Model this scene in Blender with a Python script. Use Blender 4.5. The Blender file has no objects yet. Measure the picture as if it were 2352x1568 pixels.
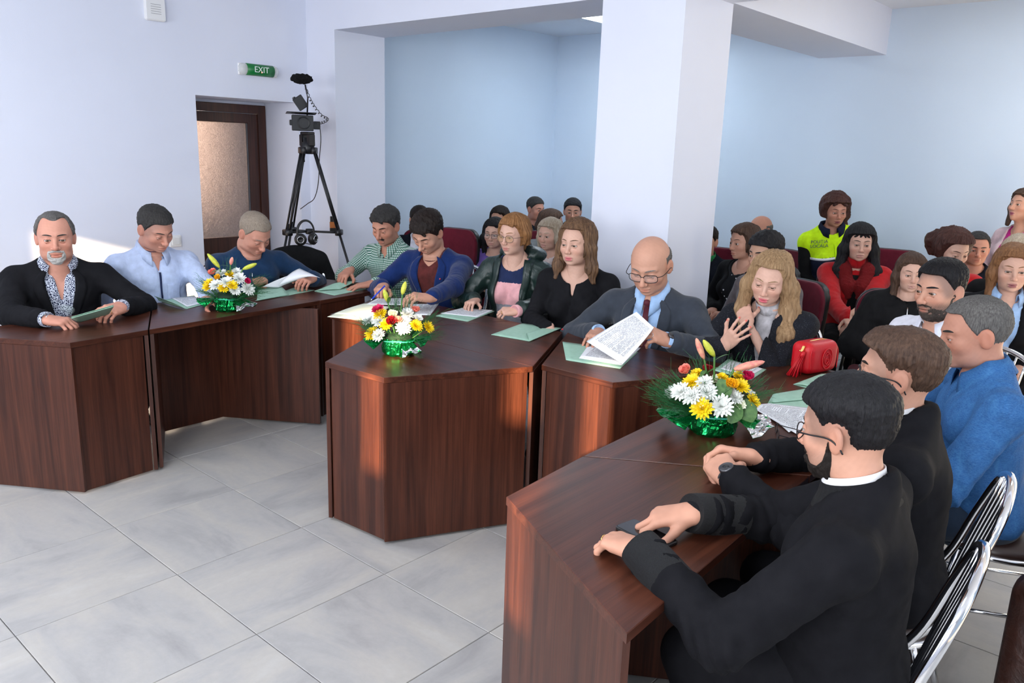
import bpy, math, random
import numpy as np
from mathutils import Matrix, Vector
random.seed(7)
SC = bpy.context.scene
COL = SC.collection
# ------------------------------------------------------------------ camera
F_PX, PITCH, ROLL, CAM_H = 1840.0, .2345, -.033, 1.683
CX, CY = 1176.0, 784.0
_f = np.array([0, math.cos(PITCH), -math.sin(PITCH)])
_r0 = np.array([1., 0, 0]); _d0 = np.array([0, -math.sin(PITCH), -math.cos(PITCH)])
CR = math.cos(ROLL)*_r0 + math.sin(ROLL)*_d0
CD = -math.sin(ROLL)*_r0 + math.cos(ROLL)*_d0
CF = _f
CAM = np.array([0, 0, CAM_H])
cd = bpy.data.cameras.new('camera'); cam = bpy.data.objects.new('camera', cd); COL.objects.link(cam)
cd.sensor_width = 36; cd.lens = F_PX/2352*36; cd.clip_start = .05
M = Matrix.Identity(4)
for i in range(3):
    M[i][0] = CR[i]; M[i][1] = -CD[i]; M[i][2] = -CF[i]; M[i][3] = CAM[i]
cam.matrix_world = M
SC.camera = cam
# room axes: u runs along the beam wall, v runs along the door wall
YAW = -.716
U = np.array([math.cos(YAW), math.sin(YAW), 0]); V = np.array([-math.sin(YAW), math.cos(YAW), 0])
Z = np.array([0, 0, 1.])
def W(u, v, z=0.): return U*u + V*v + Z*z
def ray(x, y): return CF + CR*(x-CX)/F_PX + CD*(y-CY)/F_PX
def atz(x, y, z): w = ray(x, y); return CAM + w*(z-CAM_H)/w[2]
def atu(x, y, u): w = ray(x, y); return CAM + w*(u-CAM@U)/(w@U)
def atv(x, y, v): w = ray(x, y); return CAM + w*(v-CAM@V)/(w@V)
def aty(x, y, Y): w = ray(x, y); return CAM + w*Y/w[1]
# ------------------------------------------------------------------ light
SC.view_settings.view_transform = 'Standard'
SC.view_settings.look = 'None'
SC.view_settings.gamma = 1
SC.view_settings.exposure = 0.36
SC.view_settings.use_curve_mapping = False
SC.cycles.max_bounces = 8; SC.cycles.diffuse_bounces = 4; SC.cycles.glossy_bounces = 3; SC.cycles.transparent_max_bounces = 6
wd = bpy.data.worlds.new('world'); SC.world = wd; wd.use_nodes = True
wn = wd.node_tree.nodes['Background']
wn.inputs[0].default_value = (.62, .78, 1, 1); wn.inputs[1].default_value = .55
def area(name, loc, target, sx, sy, power, color):
    l = bpy.data.lights.new(name, 'AREA'); l.shape = 'RECTANGLE'; l.size = sx; l.size_y = sy
    l.energy = power; l.color = color
    o = bpy.data.objects.new(name, l); COL.objects.link(o); o.location = loc
    o.rotation_euler = (Vector(target)-Vector(loc)).to_track_quat('-Z', 'Y').to_euler()
    return o
# daylight through the windows of the wall behind the photographer, and of the side wall
area('window_daylight', W(-3.9, -1.80, 1.80), W(-3.6, 4, 1.2), 2.0, 1.5, 62, (.95, .97, 1))
area('window_daylight', W(-.4, -1.80, 1.80), W(-1.4, 4, 1.0), 2.4, 1.5, 110, (.95, .97, 1))
area('window_daylight', W(2.9, 2.2, 1.8), W(-3, 3.8, .9), 2.2, 1.6, 42, (.84, .92, 1))
sun = bpy.data.lights.new('sun', 'SUN'); sun.energy = 24; sun.color = (1, .72, .42); sun.angle = .02
area('pane_backlight', W(-7.1, 3.35, 1.6), W(-6.3, 3.35, 1.3), .8, 1.2, 34, (1, .84, .70))  # unseen lamp added behind the door to brighten its frosted pane
so = bpy.data.objects.new('sun', sun); COL.objects.link(so)
SUN_DIR = Vector(W(-.50, 1., -.316)).normalized()
so.rotation_euler = SUN_DIR.to_track_quat('-Z', 'Y').to_euler()
# ------------------------------------------------------------------ materials
MATS = {}
class NB:
    def __init__(s, name):
        s.m = bpy.data.materials.new(name); s.m.use_nodes = True
        s.t = s.m.node_tree; s.b = s.t.nodes['Principled BSDF']
    def n(s, typ, **kw):
        o = s.t.nodes.new(typ)
        for k, v in kw.items():
            if k.startswith('i_'):
                kk = k[2:]; o.inputs[int(kk) if kk.isdigit() else kk.replace('_', ' ')].default_value = v
            else: setattr(o, k, v)
        return o
    def l(s, a, b): s.t.links.new(a, b)
    def coords(s, scale=(1, 1, 1), attr=None, rot=(0, 0, 0)):
        mp = s.n('ShaderNodeMapping'); mp.inputs['Scale'].default_value = scale; mp.inputs['Rotation'].default_value = rot
        if attr:
            a = s.n('ShaderNodeAttribute', attribute_name=attr); s.l(a.outputs['Vector'], mp.inputs[0])
        else:
            a = s.n('ShaderNodeTexCoord'); s.l(a.outputs['Object'], mp.inputs[0])
        return mp.outputs[0]
    def noise(s, vec, scale, detail=4, rough=.55, dist=0):
        o = s.n('ShaderNodeTexNoise'); o.inputs['Scale'].default_value = scale; o.inputs['Detail'].default_value = detail
        o.inputs['Roughness'].default_value = rough; o.inputs['Distortion'].default_value = dist
        s.l(vec, o.inputs['Vector']); return o.outputs['Fac']
    def ramp(s, fac, stops, interp='LINEAR'):
        o = s.n('ShaderNodeValToRGB'); r = o.color_ramp; r.interpolation = interp
        while len(r.elements) < len(stops): r.elements.new(.5)
        for e, (p, c) in zip(r.elements, stops):
            e.position = p; e.color = (*c, 1) if len(c) == 3 else c
        s.l(fac, o.inputs[0]); return o.outputs[0]
    def math(s, op, a, b=None, c=None):
        o = s.n('ShaderNodeMath', operation=op)
        for i, x in enumerate((a, b, c)):
            if x is None: continue
            if isinstance(x, (int, float)): o.inputs[i].default_value = x
            else: s.l(x, o.inputs[i])
        return o.outputs[0]
    def mix(s, fac, a, b, mode='MIX'):
        o = s.n('ShaderNodeMix', data_type='RGBA', blend_type=mode)
        for i, x in ((0, fac), (6, a), (7, b)):
            if isinstance(x, (int, float)): o.inputs[i].default_value = x
            elif isinstance(x, tuple): o.inputs[i].default_value = (*x, 1) if len(x) == 3 else x
            else: s.l(x, o.inputs[i])
        return o.outputs[2]
    def bump(s, h, strength=.3, dist=.01):
        o = s.n('ShaderNodeBump'); o.inputs['Strength'].default_value = strength; o.inputs['Distance'].default_value = dist
        s.l(h, o.inputs['Height']); s.l(o.outputs[0], s.b.inputs['Normal'])
    def col(s, c):
        if isinstance(c, tuple): s.b.inputs['Base Color'].default_value = (*c, 1) if len(c) == 3 else c
        else: s.l(c, s.b.inputs['Base Color'])
    def set(s, **kw):
        for k, v in kw.items():
            s.b.inputs[k.replace('_', ' ')].default_value = v
def lin(r, g, b):
    f = lambda c: (c/255/12.92 if c/255 <= .04045 else ((c/255+.055)/1.055)**2.4)
    return (f(r), f(g), f(b))
def plain(name, c, rough=.5, metal=0, **kw):
    if name in MATS: return MATS[name]
    b = NB(name); b.col(c); b.set(Roughness=rough, Metallic=metal)
    for k, v in kw.items(): b.set(**{k: v})
    MATS[name] = b.m; return b.m
def cloth(name, c, rough=.85, weave=500, var=.12, folds=.35, foldscale=9, sheen=.15):
    """woven fabric: fine weave, soft creases, slight colour variation"""
    if name in MATS: return MATS[name]
    b = NB(name); v = b.coords()
    n = b.noise(v, 22, 3); k = tuple(max(0, x*(1-var)) for x in c); h = tuple(min(1, x*(1+var)+.002) for x in c)
    b.col(b.ramp(n, [(.3, k), (.7, h)]))
    w = b.noise(v, weave, 2); f = b.noise(b.coords((1, 1, .45)), foldscale, 3, .5, .8)
    b.bump(b.math('ADD', b.math('MULTIPLY', w, .06), b.math('MULTIPLY', f, 1.0)), folds, .03)
    b.set(Roughness=rough); b.b.inputs['Sheen Weight'].default_value = sheen if max(c) > .05 else 0.
    b.b.inputs['Specular IOR Level'].default_value = .2 if max(c) > .05 else .12
    MATS[name] = b.m; return b.m
def plaster(name, c):
    b = NB(name); v = b.coords()
    n = b.noise(v, 1.3, 3); k = tuple(x*.965 for x in c)
    b.col(b.ramp(n, [(.3, k), (.7, c)]))
    b.bump(b.noise(v, 220, 3), .12, .004); b.set(Roughness=.62)
    MATS[name] = b.m; return b.m
def wood(name, axis, dark=(.034, .0090, .0050), light=(.098, .0290, .0150), rough=.36):
    """dark walnut laminate, grain along the given axis (vector)"""
    if name in MATS: return MATS[name]
    b = NB(name)
    tc = b.n('ShaderNodeTexCoord'); r = b.n('ShaderNodeVectorRotate', rotation_type='Z_AXIS')
    b.l(tc.outputs['Object'], r.inputs['Vector']); r.inputs['Angle'].default_value = -YAW
    def mp(sc):
        m = b.n('ShaderNodeMapping'); m.inputs['Scale'].default_value = sc; b.l(r.outputs[0], m.inputs[0]); return m.outputs[0]
    lo, hi = 1.1, 26
    s1 = tuple(lo if i == axis else hi for i in range(3)); s2 = tuple(3.0 if i == axis else 170 for i in range(3))
    n1 = b.noise(mp(s1), 1.0, 5, .6, .6); n2 = b.noise(mp(s2), 1.0, 3, .6)
    mid = tuple((x+y)/2 for x, y in zip(dark, light))
    c1 = b.ramp(n1, [(.32, dark), (.5, mid), (.68, light)])
    c2 = b.ramp(n2, [(.35, (.62, .60, .60)), (.6, (1, 1, 1))])
    b.col(b.mix(.75, c1, c2, 'MULTIPLY')); b.set(Roughness=rough); b.b.inputs['Specular IOR Level'].default_value = .38
    b.bump(n2, .08, .002)
    MATS[name] = b.m; return b.m
# ------------------------------------------------------------------ mesh helpers
def tag(o, label=None, cat=None, group=None, kind=None):
    if label: o['label'] = label
    if cat: o['category'] = cat
    if group: o['group'] = group
    if kind: o['kind'] = kind
    return o
def thing(name, loc, label=None, cat=None, group=None, rotz=0, kind=None):
    o = bpy.data.objects.new(name, None); COL.objects.link(o)
    o.empty_display_size = .1
    o.location = loc; o.rotation_euler = (0, 0, rotz)
    return tag(o, label, cat, group, kind)
def mesh_np(name, verts, faces, smooth=True):
    """faces: list of tuples or int array (n,4)/(n,3)"""
    me = bpy.data.meshes.new(name)
    verts = np.asarray(verts, np.float32)
    if isinstance(faces, np.ndarray):
        k = faces.shape[1]; n = len(faces)
        me.vertices.add(len(verts)); me.vertices.foreach_set('co', verts.ravel())
        me.loops.add(n*k); me.loops.foreach_set('vertex_index', faces.astype(np.int32).ravel())
        me.polygons.add(n); me.polygons.foreach_set('loop_start', np.arange(0, n*k, k, dtype=np.int32))
        me.update(calc_edges=True)
    else:
        me.from_pydata([tuple(map(float, x)) for x in verts], [], [tuple(map(int, f)) for f in faces]); me.update()
    me.polygons.foreach_set('use_smooth', np.full(len(me.polygons), bool(smooth)))
    return me
def part(name, verts, faces, material, parent=None, smooth=False, local=False):
    verts = np.asarray(verts, float)
    if parent is not None and not local: verts = verts - np.array(parent.location)
    me = mesh_np(name, verts, faces, smooth)
    if material is not None:
        for m in (material if isinstance(material, (list, tuple)) else [material]): me.materials.append(m)
    o = bpy.data.objects.new(name, me); COL.objects.link(o)
    if parent is not None: o.parent = parent
    return o
class MB:
    def __init__(s): s.v = []; s.f = []; s.sm = None
    def add(s, v, f):
        k = len(s.v); s.v += [np.asarray(x, float) for x in v]; s.f += [tuple(i+k for i in q) for q in f]; return s
    def box(s, c, size, R=None, ch=0.0):
        c = np.asarray(c, float); h = np.asarray(size, float)/2
        R = np.eye(3) if R is None else np.asarray(R)
        if ch <= 0:
            P = [c + R@(h*np.array(q)) for q in [(-1,-1,-1),(1,-1,-1),(1,1,-1),(-1,1,-1),(-1,-1,1),(1,-1,1),(1,1,1),(-1,1,1)]]
            return s.add(P, [(0,3,2,1),(4,5,6,7),(0,1,5,4),(1,2,6,5),(2,3,7,6),(3,0,4,7)])
        P = []; 
        for zz, k in ((-h[2], ch), (-h[2]+ch, 0), (h[2]-ch, 0), (h[2], ch)):
            for sx, sy in ((-1,-1),(1,-1),(1,1),(-1,1)):
                P.append(c + R@np.array([sx*(h[0]-k), sy*(h[1]-k), zz]))
        f = [(0,3,2,1),(12,13,14,15)]
        for r in range(3):
            for i in range(4): j = (i+1) % 4; f.append((r*4+i, r*4+j, r*4+4+j, r*4+4+i))
        return s.add(P, f)
    def prism(s, poly, z0, z1, ch=0.0):
        """poly: list of xy, counter-clockwise"""
        p = [np.array(q[:2], float) for q in poly]; n = len(p)
        a = sum(p[i][0]*p[(i+1)%n][1]-p[(i+1)%n][0]*p[i][1] for i in range(n))
        if a < 0: p = p[::-1]
        def inset(k):
            out = []
            for i in range(n):
                d1 = p[i]-p[i-1]; d2 = p[(i+1)%n]-p[i]; d1 = d1/np.hypot(*d1); d2 = d2/np.hypot(*d2)
                n1 = np.array([-d1[1], d1[0]]); n2 = np.array([-d2[1], d2[0]]); b = n1+n2; b = b/max(.2, (b@n1)) 
                out.append(p[i]+b*k)
            return out
        rings = [(p, z0), (p, z1)] if ch <= 0 else [(inset(ch), z0), (p, z0+ch), (p, z1-ch), (inset(ch), z1)]
        P = [(*q, z) for r, z in rings for q in r]; m = len(rings)
        f = [tuple(range(n))[::-1], tuple((m-1)*n+i for i in range(n))]
        for r in range(m-1):
            for i in range(n): j = (i+1) % n; f.append((r*n+i, r*n+j, r*n+n+j, r*n+n+i))
        return s.add(P, f)
    def tube(s, path, r, n=8, closed=False, caps=True, flat=1.0):
        path = [np.asarray(q, float) for q in path]; m = len(path)
        rr = r if hasattr(r, '__len__') else [r]*m
        P = []; T = []
        for i in range(m):
            if closed: t = path[(i+1) % m]-path[i-1]
            else: t = path[min(i+1, m-1)]-path[max(i-1, 0)]
            T.append(t/(np.linalg.norm(t)+1e-12))
        a = np.array([0, 0, 1.]) if abs(T[0][2]) < .9 else np.array([1., 0, 0])
        x = np.cross(T[0], a); x /= np.linalg.norm(x)
        for i in range(m):
            x = x - T[i]*(x@T[i]); x /= (np.linalg.norm(x)+1e-12); y = np.cross(T[i], x)
            for k in range(n):
                an = 2*math.pi*k/n; P.append(path[i] + (x*math.cos(an) + y*math.sin(an)*flat)*rr[i])
        f = []
        for i in range(m if closed else m-1):
            for k in range(n):
                j = (k+1) % n; i2 = (i+1) % m
                f.append((i*n+k, i*n+j, i2*n+j, i2*n+k))
        if caps and not closed: f += [tuple(range(n))[::-1], tuple((m-1)*n+k for k in range(n))]
        return s.add(P, f)
    def lathe(s, prof, n=20, c=(0, 0, 0), R=None, wob=None):
        R = np.eye(3) if R is None else R; c = np.asarray(c, float); P = []; m = len(prof)
        for i, (r, z) in enumerate(prof):
            for k in range(n):
                an = 2*math.pi*k/n; q = 1 if wob is None else wob(an, i)
                P.append(c + R@np.array([r*q*math.cos(an), r*q*math.sin(an), z]))
        f = [(i*n+k, i*n+(k+1) % n, i*n+n+(k+1) % n, i*n+n+k) for i in range(m-1) for k in range(n)]
        if prof[0][0] > 1e-6: f.append(tuple(range(n))[::-1])
        if prof[-1][0] > 1e-6: f.append(tuple((m-1)*n+k for k in range(n)))
        return s.add(P, f)
    def ball(s, c, r, n=12, m=8, R=None):
        r = np.ones(3)*r if not hasattr(r, '__len__') else np.asarray(r, float)
        R = np.eye(3) if R is None else R
        P = []; 
        for i in range(m+1):
            th = math.pi*i/m
            for k in range(n):
                an = 2*math.pi*k/n
                P.append(np.asarray(c)+R@(r*np.array([math.sin(th)*math.cos(an), math.sin(th)*math.sin(an), -math.cos(th)])))
        return s.add(P, [(i*n+k, i*n+(k+1) % n, i*n+n+(k+1) % n, i*n+n+k) for i in range(m) for k in range(n)])
    def grid(s, G, thick=0, wrap=False):
        """G[i][j] points; thick: offset copy along the normals"""
        G = np.asarray(G, float); a, b = G.shape[:2]
        f = [(i*b+j, i*b+j+1, (i+1)*b+j+1, (i+1)*b+j) for i in range(a-1) for j in range(b-1)]
        if wrap: f += [(i*b+b-1, i*b, (i+1)*b, (i+1)*b+b-1) for i in range(a-1)]
        P = G.reshape(-1, 3)
        if thick:
            du = np.gradient(G, axis=0); dv = np.gradient(G, axis=1); N = np.cross(dv, du); N /= (np.linalg.norm(N, axis=2, keepdims=True)+1e-12)
            Q = (G - N*thick).reshape(-1, 3); k = a*b
            g = [(k+d, k+c, k+bb, k+aa) for aa, bb, c, d in f]
            e = []
            rim = [(0, j, 0, j+1) for j in range(b-1)] + [(a-1, j+1, a-1, j) for j in range(b-1)]
            if not wrap: rim += [(i+1, 0, i, 0) for i in range(a-1)] + [(i, b-1, i+1, b-1) for i in range(a-1)]
            for i1, j1, i2, j2 in rim:
                p, q = i1*b+j1, i2*b+j2; e.append((q, p, p+k, q+k))
            P = np.concatenate([P, Q]); f = f+g+e
        return s.add(list(P), f)
    def build(s, name, material, parent=None, smooth=False, local=False):
        return part(name, np.array(s.v), s.f, material, parent, smooth, local)
def smooth_path(pts, n=8, closed=False):
    """Catmull-Rom through the points"""
    p = [np.asarray(q, float) for q in pts]; m = len(p); out = []
    rng = range(m if closed else m-1)
    for i in rng:
        p0 = p[i-1] if (closed or i > 0) else p[0]*2-p[1]; p1 = p[i]; p2 = p[(i+1) % m]
        p3 = p[(i+2) % m] if (closed or i+2 < m) else p[-1]*2-p[-2]
        for k in range(n):
            t = k/n
            out.append(.5*((2*p1)+(-p0+p2)*t+(2*p0-5*p1+4*p2-p3)*t*t+(-p0+3*p1-3*p2+p3)*t**3))
    if not closed: out.append(p[-1])
    return out
def frame(y, up=(0, 0, 1)):
    """3x3 with columns x,y,z, y along the given direction"""
    y = np.asarray(y, float); y = y/np.linalg.norm(y); up = np.asarray(up, float)
    x = np.cross(y, up); x /= np.linalg.norm(x); z = np.cross(x, y)
    return np.stack([x, y, z], 1)
def rotx(a): c, s = math.cos(a), math.sin(a); return np.array([[1,0,0],[0,c,-s],[0,s,c]])
def roty(a): c, s = math.cos(a), math.sin(a); return np.array([[c,0,s],[0,1,0],[-s,0,c]])
def rotz(a): c, s = math.cos(a), math.sin(a); return np.array([[c,-s,0],[s,c,0],[0,0,1]])
UV3 = np.stack([U, V, Z], 1)
# ================================================================== the room
WALL = plaster('wall_paint', lin(222, 226, 240)); BLUW = plaster('wall_paint_pale_blue', lin(204, 219, 236)); CEIL = plaster('ceiling_paint', lin(222, 227, 236))
UW, VB, VF = -5.8, 4.02, 7.27          # door wall, beam front plane, far wall
ZB, ZC = 2.545, 2.90
PIL = (-5.43, 4.52); COLM = (-2.89, -2.35, 4.02, 4.56)
def ubox(mb, u0, u1, v0, v1, z0, z1):
    return mb.box(W((u0+u1)/2, (v0+v1)/2, (z0+z1)/2), (u1-u0, v1-v0, z1-z0), UV3)
# floor: a grout bed with single tiles
fl = MB(); ubox(fl, UW-.2, 3.2, -2.0, VF+.1, -.06, -.006)
floor = tag(fl.build('floor', plain('grout', lin(150, 148, 146), .8)), kind='structure')
b = NB('porcelain_tile'); v = b.coords((1, 1, 1))
info = b.n('ShaderNodeObjectInfo')
off = b.n('ShaderNodeVectorMath', operation='ADD'); b.l(v, off.inputs[0])
mul = b.n('ShaderNodeVectorMath', operation='SCALE'); mul.inputs['Scale'].default_value = 37.0
comb = b.n('ShaderNodeCombineXYZ'); b.l(info.outputs['Random'], comb.inputs[0]); b.l(info.outputs['Random'], comb.inputs[1])
b.l(comb.outputs[0], mul.inputs[0]); b.l(mul.outputs[0], off.inputs[1])
mpp = b.n('ShaderNodeMapping'); mpp.inputs['Scale'].default_value = (.8, 2.2, 1); b.l(off.outputs[0], mpp.inputs[0])
n1 = b.noise(mpp.outputs[0], 2.2, 6, .62, .5); n2 = b.noise(off.outputs[0], 30, 4, .7)
c1 = b.ramp(n1, [(.28, lin(154, 152, 152)), (.46, lin(174, 172, 171)), (.6, lin(184, 180, 175)), (.78, lin(192, 190, 187))])
c2 = b.ramp(n2, [(.3, (.92, .92, .92)), (.65, (1, 1, 1))])
b.col(b.mix(.8, c1, c2, 'MULTIPLY')); b.set(Roughness=.36); b.bump(n2, .05, .002)
TILE_M = b.m
TS = .577; g0 = atz(263.5, 1210.6, 0); gu, gv = g0@U, g0@V
tb = MB(); h_ = TS/2-.0018
tb.prism([(-h_, -h_), (h_, -h_), (h_, h_), (-h_, h_)], -.008, 0, .0012)
tile_me = mesh_np('floor_tile', tb.v, tb.f, False); tile_me.materials.append(TILE_M)
for i in range(-10, 12):
    for j in range(-6, 14):
        uu, vv = gu+(i+.5)*TS, gv+(j+.5)*TS
        if uu < UW-.1 or uu > 2.6 or vv < -1.3 or vv > VF+.2: continue
        o = bpy.data.objects.new('floor_tile', tile_me); COL.objects.link(o)
        p = W(uu, vv); o.location = p; o.rotation_euler = (0, 0, YAW + (math.pi/2)*((i*7+j*3) % 4)); o.parent = floor
def struct(mb, name, m=None): return tag(mb.build(name, m or WALL), kind='structure')
# door wall with the deep door recess
D0 = atu(459, 400, UW)@V; D1 = atu(690, 400, UW)@V; DZ = 2.0; RD = .50
w = MB()
ubox(w, UW-.12-RD, UW, -2.0, D0, -.06, ZC+.1); ubox(w, UW-.12-RD, UW, D1, VB+.2, -.06, ZC+.1); ubox(w, UW-.12-RD, UW, D0, D1, DZ, ZC+.1)
struct(w, 'wall_left')
w = MB(); ubox(w, UW-.42, UW, VB+.2, VF+.42, -.06, ZC+.1); struct(w, 'wall_alcove', BLUW)
w = MB(); ubox(w, UW, 3.2, VF, VF+.12, -.06, ZC+.1); struct(w, 'wall_far', BLUW)
w = MB(); ubox(w, UW-.4, 3.2, -2.0, VF+.1, ZC, ZC+.1); struct(w, 'ceiling', CEIL)
w = MB(); ubox(w, UW, PIL[0], VB, PIL[1], 0, ZB); struct(w, 'trim_1')
w = MB(); ubox(w, COLM[0], COLM[1], COLM[2], COLM[3], 0, ZB); struct(w, 'trim_2')
w = MB(); ubox(w, UW, 3.2, VB, PIL[1], ZB, ZC); struct(w, 'trim_3')
w = MB(); ubox(w, COLM[0], COLM[1]+.02, PIL[1], VF, ZB, ZC); struct(w, 'trim_4')
# wall behind the photographer, with window openings that let the sun in
w = MB(); wins = [(-3.87, -3.10), (-1.25, .72)]
zs, ze = .95, 2.33; vb0, vb1 = -2.12, -2.0
us = [UW-.4] + [q for ab in wins for q in ab] + [3.2]
for k in range(0, len(us), 2): ubox(w, us[k], us[k+1], vb0, vb1, -.06, ZC+.1)
for a, c in wins: ubox(w, a, c, vb0, vb1, -.06, zs); ubox(w, a, c, vb0, vb1, ze, ZC+.1)
struct(w, 'wall_back')
fr = MB(); WP = plain('white_pvc', (.8, .8, .8), .35); a, c = wins[0]
for q in (a+.02, c-.02): ubox(fr, q-.03, q+.03, vb0+.03, vb0+.09, zs, ze)
for q in (zs+.035,): ubox(fr, a, c, vb0+.03, vb0+.09, q-.035, q+.035)
tag(fr.build('window_1', WP), kind='structure')
fr = MB(); a, c = wins[1]; gaps = [(-1.17, -1.02), (-.55, -.44), (.08, .19), (.46, .57)]     # unseen boards added in the opening, gaps placed to throw sun patches on the desks
edges = [a] + [q for g_ in gaps for q in g_] + [c]
for k in range(0, len(edges), 2): ubox(fr, edges[k], edges[k+1], vb0+.04, vb0+.06, zs, ze)
for k, (g0_, g1_) in enumerate(gaps): ubox(fr, g0_, g1_, vb0+.04, vb0+.06, zs, (1.95, 1.62, 1.98, 1.55)[k])
tag(fr.build('sun_slit_boards', cloth('slit_board_fabric', (.6, .6, .58))), kind='structure')
# ceiling lamps
e = NB('lamp_diffuser'); e.b.inputs['Emission Color'].default_value = (.86, .94, 1, 1); e.b.inputs['Emission Strength'].default_value = 12
e2 = NB('lamp_diffuser_bright'); e2.b.inputs['Emission Color'].default_value = (.84, .93, 1, 1); e2.b.inputs['Emission Strength'].default_value = 22
lp = atz(1385, 41, ZC-.05)
for (x_, y_), lab in (((lp[0]+.12, lp[1]-.05), 'flat white ceiling lamp panel behind the beam beside the column'), (W(-.9, 5.9)[:2], 'flat white ceiling lamp panel over the audience seats'), (W(-3.6, 1.4)[:2], 'flat white ceiling lamp panel over the open floor'), (W(-.9, 1.4)[:2], 'flat white ceiling lamp panel over the row of priests')):
    es = 2.2 if 'behind the beam' in lab else 1.
    lt = thing('ceiling_lamp', (x_, y_, ZC), lab, 'lamp', 'ceiling lamp panels')
    m = MB(); m.box((x_, y_, ZC-.025), (.6, .6, .05), UV3); m.build('housing', plain('white_plastic', (.8, .8, .8), .4), lt)
    m = MB(); m.box((x_, y_, ZC-.053), (.54, .54, .006), UV3); m.build('diffuser', e.m if es == 1. else e2.m, lt)
# ================================================================== desks
WV = wood('walnut_upright', 2); WU = wood('walnut_u', 0, rough=.33); WVV = wood('walnut_v', 1, rough=.33)
ZT = .755
EDGE = plain('edge_band', lin(104, 66, 56), .4)
def desk(label, poly, panels, top=WU, sides=()):
    """poly in (u,v); panels: edges (i,inset) below the top; trapezoid conference desk"""
    P = [W(a, c)[:2] for a, c in poly]
    c = np.mean(P, axis=0); root = thing('conference_desk', (c[0], c[1], 0), label, 'desk', 'walnut conference desks')
    m = MB(); m.prism(P, ZT-.026, ZT, .0018); m.build('desktop', top, root)
    n = len(P)
    cc = np.array([c[0], c[1]])
    for i, ins, e0, e1 in panels:
        a, bb = P[i], P[(i+1) % n]; d = (bb-a); L = np.hypot(*d); d = d/L
        nn = np.array([-d[1], d[0]])
        if nn@(cc-a) < 0: nn = -nn
        q0 = a + d*e0 + nn*(ins+.009); q1 = bb - d*e1 + nn*(ins+.009); mid = (q0+q1)/2
        m = MB(); m.box((mid[0], mid[1], (ZT-.026)/2+.006), (np.hypot(*(q1-q0)), .018, ZT-.038), np.stack([np.array([d[0], d[1], 0]), np.array([nn[0], nn[1], 0]), Z], 1), .0015)
        m.build('side_panel' if ins < .004 else 'front_panel', WV, root)
    return root
# left arm
uvp = lambda x, y: (lambda p: (p@U, p@V))(atz(x, y, ZT))
A1, A2 = uvp(160.7, 787), uvp(341, 757); AO = uvp(350, 697); B2 = uvp(734, 690)
Ae = (W(-2.676, 0)*0 + np.array([-2.676, 3.654, 0]));  Ae = (Ae@U, Ae@V)
BO = (np.array([-1.83, 4.90, 0])@U, np.array([-1.83, 4.90, 0])@V)
g = .004
desk('walnut desk at the end of the row under the light switch', [Ae, A1, (A2[0], A2[1]-g), (AO[0], AO[1]-g)],
     [(0, .002, .0, .0), (1, .014, .02, .02), (2, 0, .0, .02), (3, .02, .05, .05)][:3], WVV)
desk('walnut desk with deep kneehole before the man in the light blue shirt', [(A2[0], A2[1]+g), (B2[0], B2[1]-g), BO, (AO[0], AO[1]+g)],
     [(1, 0, .02, .0), (3, 0, .0, .02)], WVV)
KN = bpy.data.objects['conference_desk.001']
for p_, q_ in (((374, 995), (513, 960)), ((513, 960), (737, 977))):
    p_, q_ = atz(*p_, 0), atz(*q_, 0); d_ = (q_-p_)/np.linalg.norm(q_-p_); m = MB(); m.box((p_+q_)/2+Z*((ZT-.026)/2+.006), (np.linalg.norm(q_-p_), .018, ZT-.038), frame(np.cross(Z, d_)), .0015); m.build('front_panel', WV, KN)
B3 = uvp(846, 670)
desk('walnut corner desk before the man in the green gingham shirt', [(B2[0], B2[1]+g), B3, (-4.15, 3.55), (-4.78, 3.3), (BO[0], BO[1]+g)],
     [(0, .014, .02, .02), (4, 0, .02, .0)], WVV)
# back row
y0 = 2.645
desk('walnut desk with opened papers under the hands of the man in the blue blazer', [(-3.66, y0), (-3.205, y0), (-2.885, y0+.65), (-3.93, y0+.65)],
     [(0, .014, .02, .02), (1, 0, .02, 0), (3, 0, .0, .02)])
desk('walnut desk before the woman in the dark green leather jacket', [(-3.2, y0), (-2.175, y0), (-2.515, y0+.65), (-2.88, y0+.65)],
     [(1, 0, .02, 0), (3, 0, .0, .02)])
C1, C2 = uvp(747, 830), uvp(882, 867)
desk('walnut desk jutting into the room with a flower bowl in the middle of it', [C1, C2, (-2.175, y0-g), (-3.2, y0-g)],
     [(0, .014, .02, .0), (1, .002, .0, .02), (3, 0, .02, .0)])
desk('walnut desk before the bald man in the grey suit', [(-2.168, 2.70), (-1.785, 2.70), (-1.475, 3.34), (-2.508, 3.34)],
     [(0, .014, .02, .0), (1, .002, .0, .02), (3, 0, .0, .02)])
# right arm
E1, E2, E4 = uvp(1163, 1140), uvp(1339, 1047), uvp(1440, 1455); E6 = (-.80, 2.31)
desk('walnut desk with a phone on it at the free end of the row of priests', [E1, E4, (E6[0], E6[1]-g), (E2[0], E2[1]-g)],
     [(0, .004, .0, .02), (3, .014, .02, .02), (2, 0, .02, .02)], WVV)
desk('walnut desk with a flower bowl and reading glasses before the clasped hands', [(E2[0], E2[1]+g), (E6[0], E6[1]+g), (-.80, 2.68), (-1.42, 2.985)],
     [(3, .014, .02, .02), (0, 0, .02, .02)], WVV)
desk('walnut corner desk carrying the red handbag', [(-1.42, 2.995), (-.80, 2.69), (-.74, 3.25), (-.98, 3.62), (-1.40, 3.62), (-1.47, 3.345)],
     [(5, .014, .02, .02), (0, 0, .02, .02)], WVV)
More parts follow.
